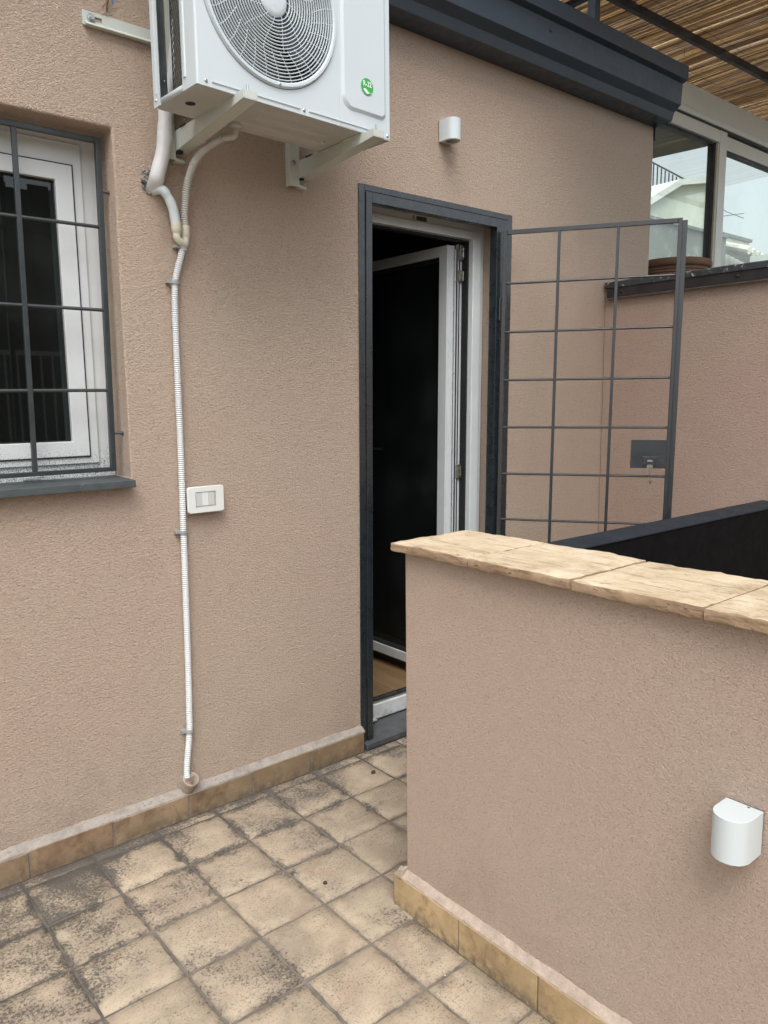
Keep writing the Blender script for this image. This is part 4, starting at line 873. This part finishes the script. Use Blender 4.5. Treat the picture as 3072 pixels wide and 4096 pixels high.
# fan behind the grille
ap(MB().lathe([(0.197, 0.012), (0.192, 0.03), (0.192, 0.085)], (cx, 0, cz), 'y', 64), 'fan_shroud', 'shaded_metal')
ap(MB().lathe([(0.0001, 0.020), (0.04, 0.022), (0.045, 0.03), (0.045, 0.07), (0.0001, 0.07)], (cx, 0, cz), 'y', 32), 'fan_hub', 'fan')
for b in range(3):
    m = MB(); vs = []; nr_, na = 8, 10
    for i in range(nr_+1):
        r = 0.043+(0.186-0.043)*i/nr_
        for j in range(na+1):
            t = j/na; a = b*2*PI/3+0.9+t*(1.25-0.25*i/nr_)+0.35*i/nr_; vs.append((cx+r*math.cos(a), 0.028+0.042*t+0.004*math.sin(t*PI), cz+r*math.sin(a)))
    q = na+1; m.add(vs, [(i*q+j, i*q+j+1, (i+1)*q+j+1, (i+1)*q+j) for i in range(nr_) for j in range(na)]); o = ap(m, 'fan_blade', 'fan')
    sm = o.modifiers.new('thick', 'SOLIDIFY'); sm.thickness = 0.002
ap(MB().box(0.020, 0.4545, 0.100, 0.122, 0.02, AH), 'coil', 'coil', smooth=0)
ap(MB().box(0.008, 0.020, 0.074, 0.121, 0.02, AH), 'coil_side', 'coil', smooth=0)
# black guard net over the side coil
m = MB(); hh = 0.020; U0 = 0.0045
def netpt(sv, w):
    if sv <= 0.050: return (U0, 0.073+sv, w)
    return (U0+(sv-0.050), 0.1235, w)
nd = 11
for k in range(-9, 34):
    for sg in (1, -1):
        pts = []
        for i in range(nd+1):
            s_ = i/nd*0.075; w = 0.018*k+(s_*1.55 if sg > 0 else 0.1163-s_*1.55)+0.0; 
            if 0.019 <= w <= 0.498: pts.append(netpt(s_+0.0012*math.sin(w*350), w))
        if len(pts) > 2: m.tube(pts, 0.00075, 4, cap=False)
m.tube([(U0-0.001, 0.1235, 0.018), (U0-0.001, 0.1235, 0.498)], 0.0018, 6)
ap(m, 'guard_net', 'mesh')
# rear corner post
ap(MB().box(-0.0015, 0.0, 0.189, AD, -0.0005, AH), 'corner_post', 'white_metal', smooth=0)
ap(MB().prism([(-0.0015, 0.203), (-0.0030, 0.2055), (-0.0030, 0.2085), (-0.0015, 0.211)], 'z', 0.030, 0.49), 'stiffening_bead', 'white_metal')
ap(MB().prism([(0.0005, 0.189), (0.0018, 0.189), (0.0018, 0.2205), (0.039, 0.2205), (0.039, 0.2235), (0.0005, 0.2235)], 'z', 0.018, AH), 'post_return', 'shaded_metal', smooth=0)  # inner face of the white post, its shade painted as grey
ap(MB().box(0.0385, 0.0405, 0.2165, 0.2195, 0.10, 0.29), 'post_edging', 'cream', smooth=0)
# base pan with lip, and its underside pressings
pf = []
for (x, y, r, a0) in ((AW, 0.0, 0, 0), (AW, AD-.002, 0, 0), (0.0, AD-.002, 0, 0)):
    pf.append((x, y))
pan_out = [(0.030, 0.0005), (AW-0.001, 0.0005), (AW-0.001, AD-.003), (0.012, AD-.003), (0.0015, AD-0.014), (0.0015, 0.060), (0.006, 0.030), (0.016, 0.008)]
m = MB().prism(pan_out, 'z', -0.001, 0.001); ap(m, 'base_pan', 'pan', bevel=0.0005, smooth=0)
lip = [(0.030, 0.0005), (0.016, 0.008), (0.006, 0.030), (0.0015, 0.060), (0.0015, 0.1875)]
m = MB(); vs = [(p[0]-0.0012, p[1], 0.0) for p in lip]+[(p[0]-0.0012, p[1], 0.0165) for p in lip]; q = len(lip)
m.add(vs, [(i, i+1, q+i+1, q+i) for i in range(q-1)]); o = ap(m, 'pan_lip', 'white_metal', smooth=60); sm = o.modifiers.new('thick', 'SOLIDIFY'); sm.thickness = 0.0012; sm.offset = -1
def press(x0, x1, y0, y1, d=0.0035):
    i = 0.006; m = MB(); vs = [(x0,y0,-0.001),(x1,y0,-0.001),(x1,y1,-0.001),(x0,y1,-0.001),(x0+i,y0+i,-0.001-d),(x1-i,y0+i,-0.001-d),(x1-i,y1-i,-0.001-d),(x0+i,y1-i,-0.001-d)]
    m.add(vs, [(0,1,5,4),(1,2,6,5),(2,3,7,6),(3,0,4,7),(4,5,6,7)]); return m
ap(press(0.22, 0.47, 0.03, 0.055), 'pressing', 'pan', bevel=0.002); ap(press(0.24, 0.48, 0.085, 0.115), 'pressing', 'pan', bevel=0.002); ap(press(0.22, 0.52, 0.150, 0.200), 'pressing', 'pan', bevel=0.002)
ap(MB().disc((0.052, 0.127, -0.0018), 0.0135, 'z', 24, th=0.0009), 'drain_hole', 'hole_shade')  # flat disc painted dark for the shade inside the hole
ap(MB().lathe([(0.004, 0), (0.0075, -0.003), (0.009, 0)], (0.50, 0.14, -0.001), 'z', 16), 'plug', 'pan')
ap(MB().box(0.007, AW, 0.0, AD-.002, AH+0.001, AH+0.02), 'top_cover', 'white_metal', bevel=0.004)

# ------------------------------------------------------------------ steel mounting frame of the unit
br = empty('mounting_bracket', (1.2, 0, 2.2), 'pale grey green steel wall brackets and rail carrying the air conditioner', 'bracket')
def bp(m, name, mat='bracket', **k): return keep(m.build(name, mat, **k), br)
# rail with a slotted hole at its left end
z0, z1 = 2.3372, 2.3742; hx0, hx1, hz, hr = 0.8420, 0.8660, 2.3582, 0.0058
xs_ = [0.820, hx0-hr, hx1+hr, 1.60]; m = MB()
for (xa, xb, za, zb) in ((0.820, hx0-hr-.001, z0, z1), (hx1+hr+.001, 1.60, z0, z1), (hx0-hr-.001, hx1+hr+.001, z0, hz-hr), (hx0-hr-.001, hx1+hr+.001, hz+hr, z1)): m.box(xa, xb, -0.0035, -0.0008, za, zb)
bp(m, 'rail', smooth=0)
bp(MB().prism([(-0.0036, 2.3372), (-0.0036, 2.3475), (-0.0062, 2.3462), (-0.0150, 2.3405), (-0.0178, 2.3372), (-0.0178, 2.3350), (-0.0008, 2.3350)], 'x', 0.8235, 1.60), 'rail_lip', bevel=0.0010)
b0 = bp(MB().lathe([(0.0001, -0.003), (0.0105, -0.003), (0.0105, -0.0008)], (0.8425, -0.003, 2.3585), 'y', 16).lathe([(0.0001, -0.012), (0.0060, -0.012), (0.0072, -0.0105), (0.0072, -0.003)], (0.8440, -0.003, 2.3575), 'y', 6), 'bolt', 'steel', smooth=20)
for (xb, xw, tip, zt) in ((1.0583, 0.041, -0.424, 2.1075), (1.4885, 0.040, -0.4115, 2.1040)):
    ua, ub = xb-0.036, xb+0.013
    bp(MB().box(ua, ub-0.012, -0.028, -0.0255, 2.0215 if xb > 1.2 else 2.029, 2.50).box(ub-0.0145, ub-0.012, -0.0255, -0.001, 2.0215 if xb > 1.2 else 2.029, 2.50).box(ua, ua+0.0022, -0.0255, -0.001, 2.0215 if xb > 1.2 else 2.029, 2.50), 'upright', bevel=0.0008)
    bp(MB().prism([(ub-0.014, -0.001), (ub-0.014, -0.026), (ub+0.020, -0.018), (ub+0.022, -0.001)], 'z', 2.026 if xb < 1.2 else 2.020, 2.036 if xb < 1.2 else 2.030), 'foot_plate', bevel=0.001)
    # tapering arm, channel section open at the top
    H0 = 0.055
    for xx in (xb, xb+xw-0.002):
        m = MB(); m.prism([(-0.026, zt-H0), (tip, zt-0.0205), (tip, zt), (-0.026, zt)], 'x', xx, xx+0.002); bp(m, 'arm_web', bevel=0.0004)
    m = MB(); m.prism([(-0.026, zt-H0), (tip, zt-0.0205), (tip, zt-0.0185), (-0.026, zt-H0+0.002)], 'x', xb+0.0022, xb+xw-0.0022); bp(m, 'arm_base', smooth=0)
    bp(MB().box(xb+0.0022, xb+xw-0.0022, tip, tip+0.002, zt-0.018, zt-0.0005), 'arm_tip', smooth=0)
    bp(MB().tube([(xb+0.018, tip+0.011, zt-0.012), (xb+0.018, tip+0.011, zt+0.016)], 0.0032, 8).lathe([(0.0001, 0.006), (0.006, 0.006), (0.006, 0.0), (0.0001, 0)], (xb+0.018, tip+0.011, zt-0.012), 'z', 6), 'stud', 'steel', smooth=20)
    bp(MB().box(xb-0.004, xb+0.030, -0.10, -0.068, zt-0.0005, zt+0.0025), 'rubber_pad', 'gasket', smooth=0)
    bp(MB().box(xb-0.006, xb+0.010, -0.345, -0.27, zt-0.003, zt+0.001), 'slide_plate', bevel=0.0006)
bp(MB().lathe([(0.0001, -0.003), (0.009, -0.003), (0.009, 0.0)], (1.4665, -0.0285, 2.092), 'y', 4).lathe([(0.0001, -0.011), (0.0048, -0.011), (0.006, -0.003)], (1.4665, -0.0285, 2.092), 'y', 6), 'bolt', 'steel', smooth=20)
bp(MB().box(1.4870, 1.4995, -0.040, -0.027, 2.0425, 2.0485), 'stop', 'gasket', bevel=0.001)
bp(MB().box(1.058, 1.075, -0.045, -0.030, 2.045, 2.052), 'stop', 'gasket', bevel=0.001)

# ------------------------------------------------------------------ pipes and hoses
def ribbed(pts, r, amp, pitch, seg=12):
    P = resample(spline(pts, 16), pitch/4); m = MB()
    m.tube(P, r, seg, radf=lambda i: r+(-amp, amp*0.5, amp, amp*0.5)[i % 4]); return m
tp = resample(spline([(1.085, -0.040, 2.42), (1.066, -0.038, 2.30), (1.040, -0.034, 2.20), (1.029, -0.034, 2.13), (1.017, -0.036, 2.045), (0.999, -0.035, 1.985), (0.9955, -0.028, 1.963), (1.000, 0.004, 1.948)], 10), 0.006)
m = MB().tube(tp, 0.021, 18, radf=lambda i: 0.0205+0.0010*noise.noise(Vector((i*0.31, 2, 2)))+0.0007*((i % 6) > 4))
tag(m.build('taped_pipe', 'tape', smooth=50), 'thick pipe bundle wrapped in white tape entering the hole beside the unit', 'pipe')
m = MB(); R = random.Random(5); vs = [(0.985, -0.0015, 1.962)]; n = 26
for i in range(n):
    a = i*2*PI/n; r = 0.030*(1+0.22*R.uniform(-1, 1)); vs.append((0.986+r*0.82*math.cos(a), -0.0012-0.003*R.random(), 1.963+r*math.sin(a)*1.05))
m.add(vs, [(0, 1+i, 1+(i+1) % n) for i in range(n)])
for i in range(46):
    a = R.uniform(0, 2*PI); r = R.uniform(0.018, 0.031); m.lathe([(0.0001, -0.005), (0.0026, -0.003), (0.0032, 0.001)], (0.986+r*0.85*math.cos(a), -0.002, 1.963+r*math.sin(a)*1.1), 'y', 6)
tag(m.build('foam_filler', 'foam', smooth=0), 'ragged dark and grey foam around the pipe hole in the wall', 'foam filler')
dr = empty('condensate_drain', (1.04, -0.02, 1.8), 'white corrugated drain hose with cream branch fitting running down the wall', 'drain hose')
hp = lambda m, name, mat, **k: keep(m.build(name, mat, **k), dr)
m = MB().tube(resample(spline([(0.998, 0.002, 1.940), (1.003, -0.018, 1.9415), (1.014, -0.030, 1.9365), (1.028, -0.032, 1.9180), (1.0385, -0.032, 1.895), (1.0440, -0.031, 1.875), (1.0480, -0.030, 1.850)], 8), 0.0028), 0.0145, 18,
              radf=lambda i: 0.0140+0.0005*(i % 2)-0.0012*math.exp(-((i-21)/3.0)**2)); hp(m, 'insulated_sleeve', 'lamp_white')
hp(ribbed([(1.0806, -0.022, 1.838), (1.0806, -0.021, 1.852), (1.0816, -0.020, 1.8864), (1.0865, -0.022, 1.9294), (1.0884, -0.03, 1.9597), (1.0909, -0.045, 1.9885), (1.0975, -0.075, 2.0245), (1.1126, -0.11, 2.0499), (1.1300, -0.145, 2.0670), (1.1390, -0.165, 2.0715)], 0.0098, 0.0015, 0.0064), 'upper_hose', 'hose_grey')
m = MB().tube(resample(spline([(1.1380, -0.163, 2.0712), (1.150, -0.180, 2.0716), (1.1600, -0.190, 2.0735), (1.1640, -0.1925, 2.082), (1.1640, -0.1925, 2.1055)], 6), 0.003), 0.0095, 14); m.lathe([(0.0001, 0), (0.021, 0), (0.021, -0.008), (0.010, -0.012)], (1.164, -0.1925, 2.1055), 'z', 24)
m.tube([(1.1365, -0.161, 2.0710), (1.1395, -0.1655, 2.0715)], 0.0125, 14); hp(m, 'elbow', 'pan')
m = MB()
m.lathe([(0.0105, 0.012), (0.0150, 0.012), (0.0150, 0.0), (0.0142, -0.001), (0.0150, -0.002), (0.0150, -0.012), (0.0138, -0.014), (0.0105, -0.024)], (1.0490, -0.030, 1.8420), 'z', 20)
m.tube(spline([(1.049, -0.030, 1.822), (1.0495, -0.030, 1.812), (1.057, -0.028, 1.803), (1.0755, -0.024, 1.796)], 6), [0.0112]*19, 14)
m.lathe([(0.0105, 0.008), (0.0138, 0.008), (0.0138, -0.004), (0.0130, -0.005), (0.0138, -0.006), (0.0138, -0.020), (0.0125, -0.022), (0.0110, -0.030)], (1.0806, -0.022, 1.8410), 'z', 20)
m.tube([(1.0806, -0.022, 1.815), (1.0790, -0.022, 1.803), (1.0750, -0.021, 1.790), (1.0720, -0.020, 1.779)], [0.0115, 0.0115, 0.0112, 0.0105], 16)
hp(m, 'branch_fitting', 'cream')
hp(ribbed([(1.0725, -0.018, 1.786), (1.0670, -0.016, 1.765), (1.0570, -0.014, 1.731), (1.0470, -0.0125, 1.695), (1.0430, -0.0125, 1.665), (1.0400, -0.0125, 1.583), (1.0385, -0.0125, 1.413), (1.0378, -0.0125, 1.240), (1.0362, -0.0125, 1.092), (1.0340, -0.0125, 0.942), (1.0320, -0.0125, 0.78), (1.0290, -0.0125, 0.56), (1.0262, -0.0125, 0.42), (1.0240, -0.0125, 0.3464), (1.0225, -0.0125, 0.2933), (1.0165, -0.013, 0.2411), (1.0095, -0.016, 0.2025), (1.0025, -0.021, 0.1638), (1.0000, -0.025, 0.1354), (0.9995, -0.020, 0.112)], 0.0091, 0.0014, 0.0062), 'lower_hose', 'hose')
stb = empty('drain_stub', (1.008, -0.03, 0.13), 'short stained pipe stub at the wall foot receiving the white hose', 'pipe stub')
ax = Vector((0.02, -0.42, 0.90)).normalized(); c0 = Vector((1.0085, 0.006, 0.078)); c1 = Vector((1.0085, -0.036, 0.1345))
d = (c1-c0).normalized()
m = MB(); m.tube([c0, c0.lerp(c1, 0.5), c1-d*0.014], [0.0235, 0.0240, 0.0235], 22, cap=False)
m.tube([c1-d*0.016, c1-d*0.0155, c1-d*0.002, c1, c1, c1-d*0.004, c1-d*0.05], [0.0225, 0.0255, 0.0262, 0.0250, 0.0212, 0.0205, 0.0200], 26, cap=False); keep(m.build('stub_body', 'paintwall', smooth=40), stb)
m = MB(); m.tube([c1-d*0.0035, c1-d*0.004, c1-d*0.006], [0.0208, 0.0208, 0.0206], 20); keep(m.build('stub_shade', 'hole_shade', smooth=0), stb)  # shallow plug painted dark for the shade inside the stub
m = MB().lathe([(0.0001, -0.004), (0.026, -0.003), (0.031, 0.0)], (1.0075, -0.0015, 0.112), 'y', 20); keep(m.build('mortar_collar', 'mortar', smooth=60), stb)
for (x, z, tilt, lab) in ((1.0735, 1.7875, 0.06, 'grey pipe clip directly under the cream branch fitting'), (1.0440, 1.6845, 0.04, 'grey pipe clip where the hose bends back to vertical'),
                          (1.0340, 0.9340, -0.02, 'grey pipe clip on the hose just below the switch plate'), (1.0225, 0.2850, 0.10, 'lowest grey pipe clip just above the drain stub')):
    c = empty('pipe_clip', (x, 0, z), lab, 'pipe clip', 'pipe clips holding the drain hose'); c.rotation_euler = (0, tilt, 0)
    yo = -0.018 if z > 1.75 else -0.0125; ro = 0.0128
    m = MB(); pr_ = [(ro, -0.0045), (ro+0.0018, -0.0045), (ro+0.0018, 0.0045), (ro, 0.0045)]; m.lathe(pr_, (0, yo, 0), 'z', 22, closed=True, a0=math.radians(-200), a1=math.radians(35)); m.build('band', 'clip', c)
    m = MB().box(-0.026, -0.0115, yo-0.0045, 0.0, -0.0048, 0.0048); m.build('foot', 'clip', c, bevel=0.001)

# ------------------------------------------------------------------ switch plate
sw = empty('switch_plate', (1.108, 0, 1.03), 'white outdoor switch plate with three rockers beside the drain hose', 'light switch')
def rrect(x0, x1, z0, z1, r, n=6):
    out = []
    for (cx_, cz_, a0) in ((x1-r, z0+r, -PI/2), (x1-r, z1-r, 0), (x0+r, z1-r, PI/2), (x0+r, z0+r, PI)):
        out += [(cx_+r*math.cos(a0+PI/2*i/n), cz_+r*math.sin(a0+PI/2*i/n)) for i in range(n+1)]
    return out
SWX = 0.0035
keep(MB().prism(rrect(1.0540, 1.163, 0.996, 1.063, 0.006), 'y', -0.020, -0.0005).build('back_box', 'switch_grey', bevel=0.001), sw)
om = MB(); Ou = rrect(1.0465, 1.1700, 0.9885, 1.0710, 0.009); In = rrect(1.0718, 1.1420, 1.0067, 1.0545, 0.002); nO = len(Ou)
om.add([(p[0], -0.0205, p[1]) for p in Ou]+[(p[0], -0.0270, p[1]) for p in Ou]+[(1.1082+(p[0]-1.1082)*.975, -0.0290, 1.0297+(p[1]-1.0297)*.965) for p in Ou]+[(p[0], -0.0290, p[1]) for p in In]+[(p[0], -0.0200, p[1]) for p in In],
       [(l*nO+i, l*nO+(i+1) % nO, (l+1)*nO+(i+1) % nO, (l+1)*nO+i) for l in range(4) for i in range(nO)])
keep(om.build('cover_plate', 'switch', smooth=40), sw)
keep(MB().box(1.0722, 1.1416, -0.0225, -0.0205, 1.0070, 1.0542).build('recess', 'switch_grey', smooth=0), sw)
keep(MB().box(1.1385, 1.1412, -0.0262, -0.0226, 1.0085, 1.053).box(1.075, 1.1380, -0.0262, -0.0226, 1.0075, 1.0092).build('seal_strip', 'yellowed', smooth=0), sw)
for i in range(3): keep(MB().box(1.0738+0.0213*i, 1.0948+0.0213*i, -0.0275, -0.0227, 1.0102, 1.0522).build('rocker', 'switch' if i == 1 else 'switch_grey', bevel=0.0008), sw)

# ------------------------------------------------------------------ wall lamps
def lamp(loc, rz, label):
    L = empty('wall_lamp', loc, label, 'wall lamp', 'white half round wall lamps', rz); w, dpt, h = 0.0317, 0.0740, 0.0382
    # outline in local x (width) and -y (out from the wall): straight cheeks then an arc
    sag = 0.027; Rr = (w*w+sag*sag)/(2*sag); yc = -(dpt-Rr); outl = [(w, -0.003), (w, -(dpt-sag))]
    for i in range(1, 16):
        t = -1+2*i/16.0; x = -w*t; outl.append((x, yc-math.sqrt(max(0, Rr*Rr-x*x))))
    outl += [(-w, -(dpt-sag)), (-w, -0.003)]
    MB().prism(outl, 'z', -h, h).build('housing', 'lamp_white', L, bevel=0.0007, smooth=40)
    MB().box(-w+0.001, w-0.001, -0.003, 0.0, -h+0.001, h-0.001).build('back_plate', 'gasket', L, smooth=0)
    MB().lathe([(0.0275, -0.0002), (0.0275, -0.0012), (0.0235, -0.0012), (0.0225, -0.0002)], (0, -0.0405, -h), 'z', 32).build('lens_ring', 'hose_grey', L)
    MB().disc((0, -0.0405, -h-0.0009), 0.0222, 'z', 32, th=0.0006).build('lens', 'lamp_glass', L)
    MB().lathe([(0.0006, 0.0004), (0.0016, 0.0006), (0.0022, 0.0)], (0.009, -0.0085, h), 'z', 10).build('screw', 'gasket', L)
    MB().lathe([(0.0006, -0.0004), (0.0018, -0.0006), (0.0022, 0.0)], (-0.006, -0.0095, -h), 'z', 10).build('screw', 'gasket', L); return L
lamp((2.1722, 0.0, 2.3300), 0.0, 'small white half round lamp on the house wall above the door')
lamp((1.2450, -1.6809, 0.6145), -PI/2, 'small white half round lamp low on the parapet wall in front at right')

# ------------------------------------------------------------------ loose wires, debris
wr = empty('cable_ends', (0.888, 0, 2.42), 'loose ochre, brown and blue cable ends sticking out of the wall', 'cable')
keep(MB().tube(spline([(0.893, 0.0, 2.445), (0.889, -0.012, 2.425), (0.882, -0.016, 2.405), (0.8727, -0.010, 2.3883)], 5), 0.0017, 7).build('ochre_wire', 'copper_w'), wr)
keep(MB().tube(spline([(0.895, 0.0, 2.45), (0.8903, -0.012, 2.4142), (0.8856, -0.014, 2.3989), (0.8855, -0.010, 2.3824)], 5), 0.0017, 7).build('brown_wire', 'brown_w'), wr)
keep(MB().tube(spline([(0.900, 0.0, 2.45), (0.9029, -0.012, 2.4179), (0.9010, -0.012, 2.4070)], 5), 0.0017, 7).build('blue_wire', 'blue_w'), wr)
m = MB(); m.add([(0,0,0),(0.010,-0.003,0.0015),(0.014,0.005,0.007),(0.004,0.011,0.009),(-0.006,0.006,0.003)], [(0,1,2),(0,2,3),(0,3,4)]); o = m.build('dry_leaf', 'leaf', smooth=0); o.location = (1.6334, -0.1914, 0.001)
sm = o.modifiers.new('thick', 'SOLIDIFY'); sm.thickness = 0.0006; tag(o, 'tiny dark curled leaf on the floor near the door', 'leaf')
o = MB().lathe([(0.0001, 0.006), (0.003, 0.0055), (0.0055, 0.003), (0.006, 0.0), (0.0001, -0.001)], (1.1333, -0.5952, 0.0005), 'z', 14).build('button', 'leaf'); tag(o, 'small round dark seed on a floor tile left of the low wall', 'seed')
for k, (x, y, r) in enumerate(((1.1484, -1.0385, 0.0030), (1.2021, -1.006, 0.0022), (1.1771, -1.017, 0.0020), (1.1424, -1.0628, 0.0022))):
    R = random.Random(k); m = MB(); m.lathe([(0.0001, r*1.1), (r*0.7, r*0.9), (r, r*0.35), (r*0.8, 0), (0.0001, -0.0003)], (x, y, 0.0005), 'z', 7); m.v = [(a+R.uniform(-.2, .2)*r, b+R.uniform(-.2, .2)*r, c) for a, b, c in m.v]
    tag(m.build('plaster_chip', 'pebble', smooth=0), ('white plaster chip with a dark side lying on the pinkish tile', 'white plaster chip closest to the low wall skirting', 'white plaster chip between the dark sided chip and the skirting', 'white plaster chip nearest the tile joint in front')[k], 'plaster chip', 'white plaster chips on the tile by the low wall')

# ------------------------------------------------------------------ behind the camera: railing met in reflections, unseen screen added to darken them
M['timber'] = simple('dark_timber', (0.045, 0.032, 0.024), 0.7, var=0.3, vscale=4)
scr = empty('reflection_screen', (2.2, -5.15, 0), 'unseen dark brown board screen added to darken the window reflection', 'screen')
for i in range(18): keep(MB().box(0.6+0.18*i, 0.774+0.18*i, -5.16, -5.13, -0.2, 3.25+0.03*math.sin(i*2.2)).build('board', 'timber', smooth=0), scr)
rl = empty('terrace_railing', (2.2, -4.9, 0), 'grey vertical bar railing in front of the dark board screen', 'railing')
for i in range(30): keep(MB().box(0.75+0.10*i, 0.765+0.10*i, -4.91, -4.895, 0.0, 1.75).build('railing_bar', 'bracket', smooth=0), rl)
keep(MB().box(0.70, 3.75, -4.92, -4.885, 1.751, 1.79).build('top_rail', 'bracket', smooth=0), rl)
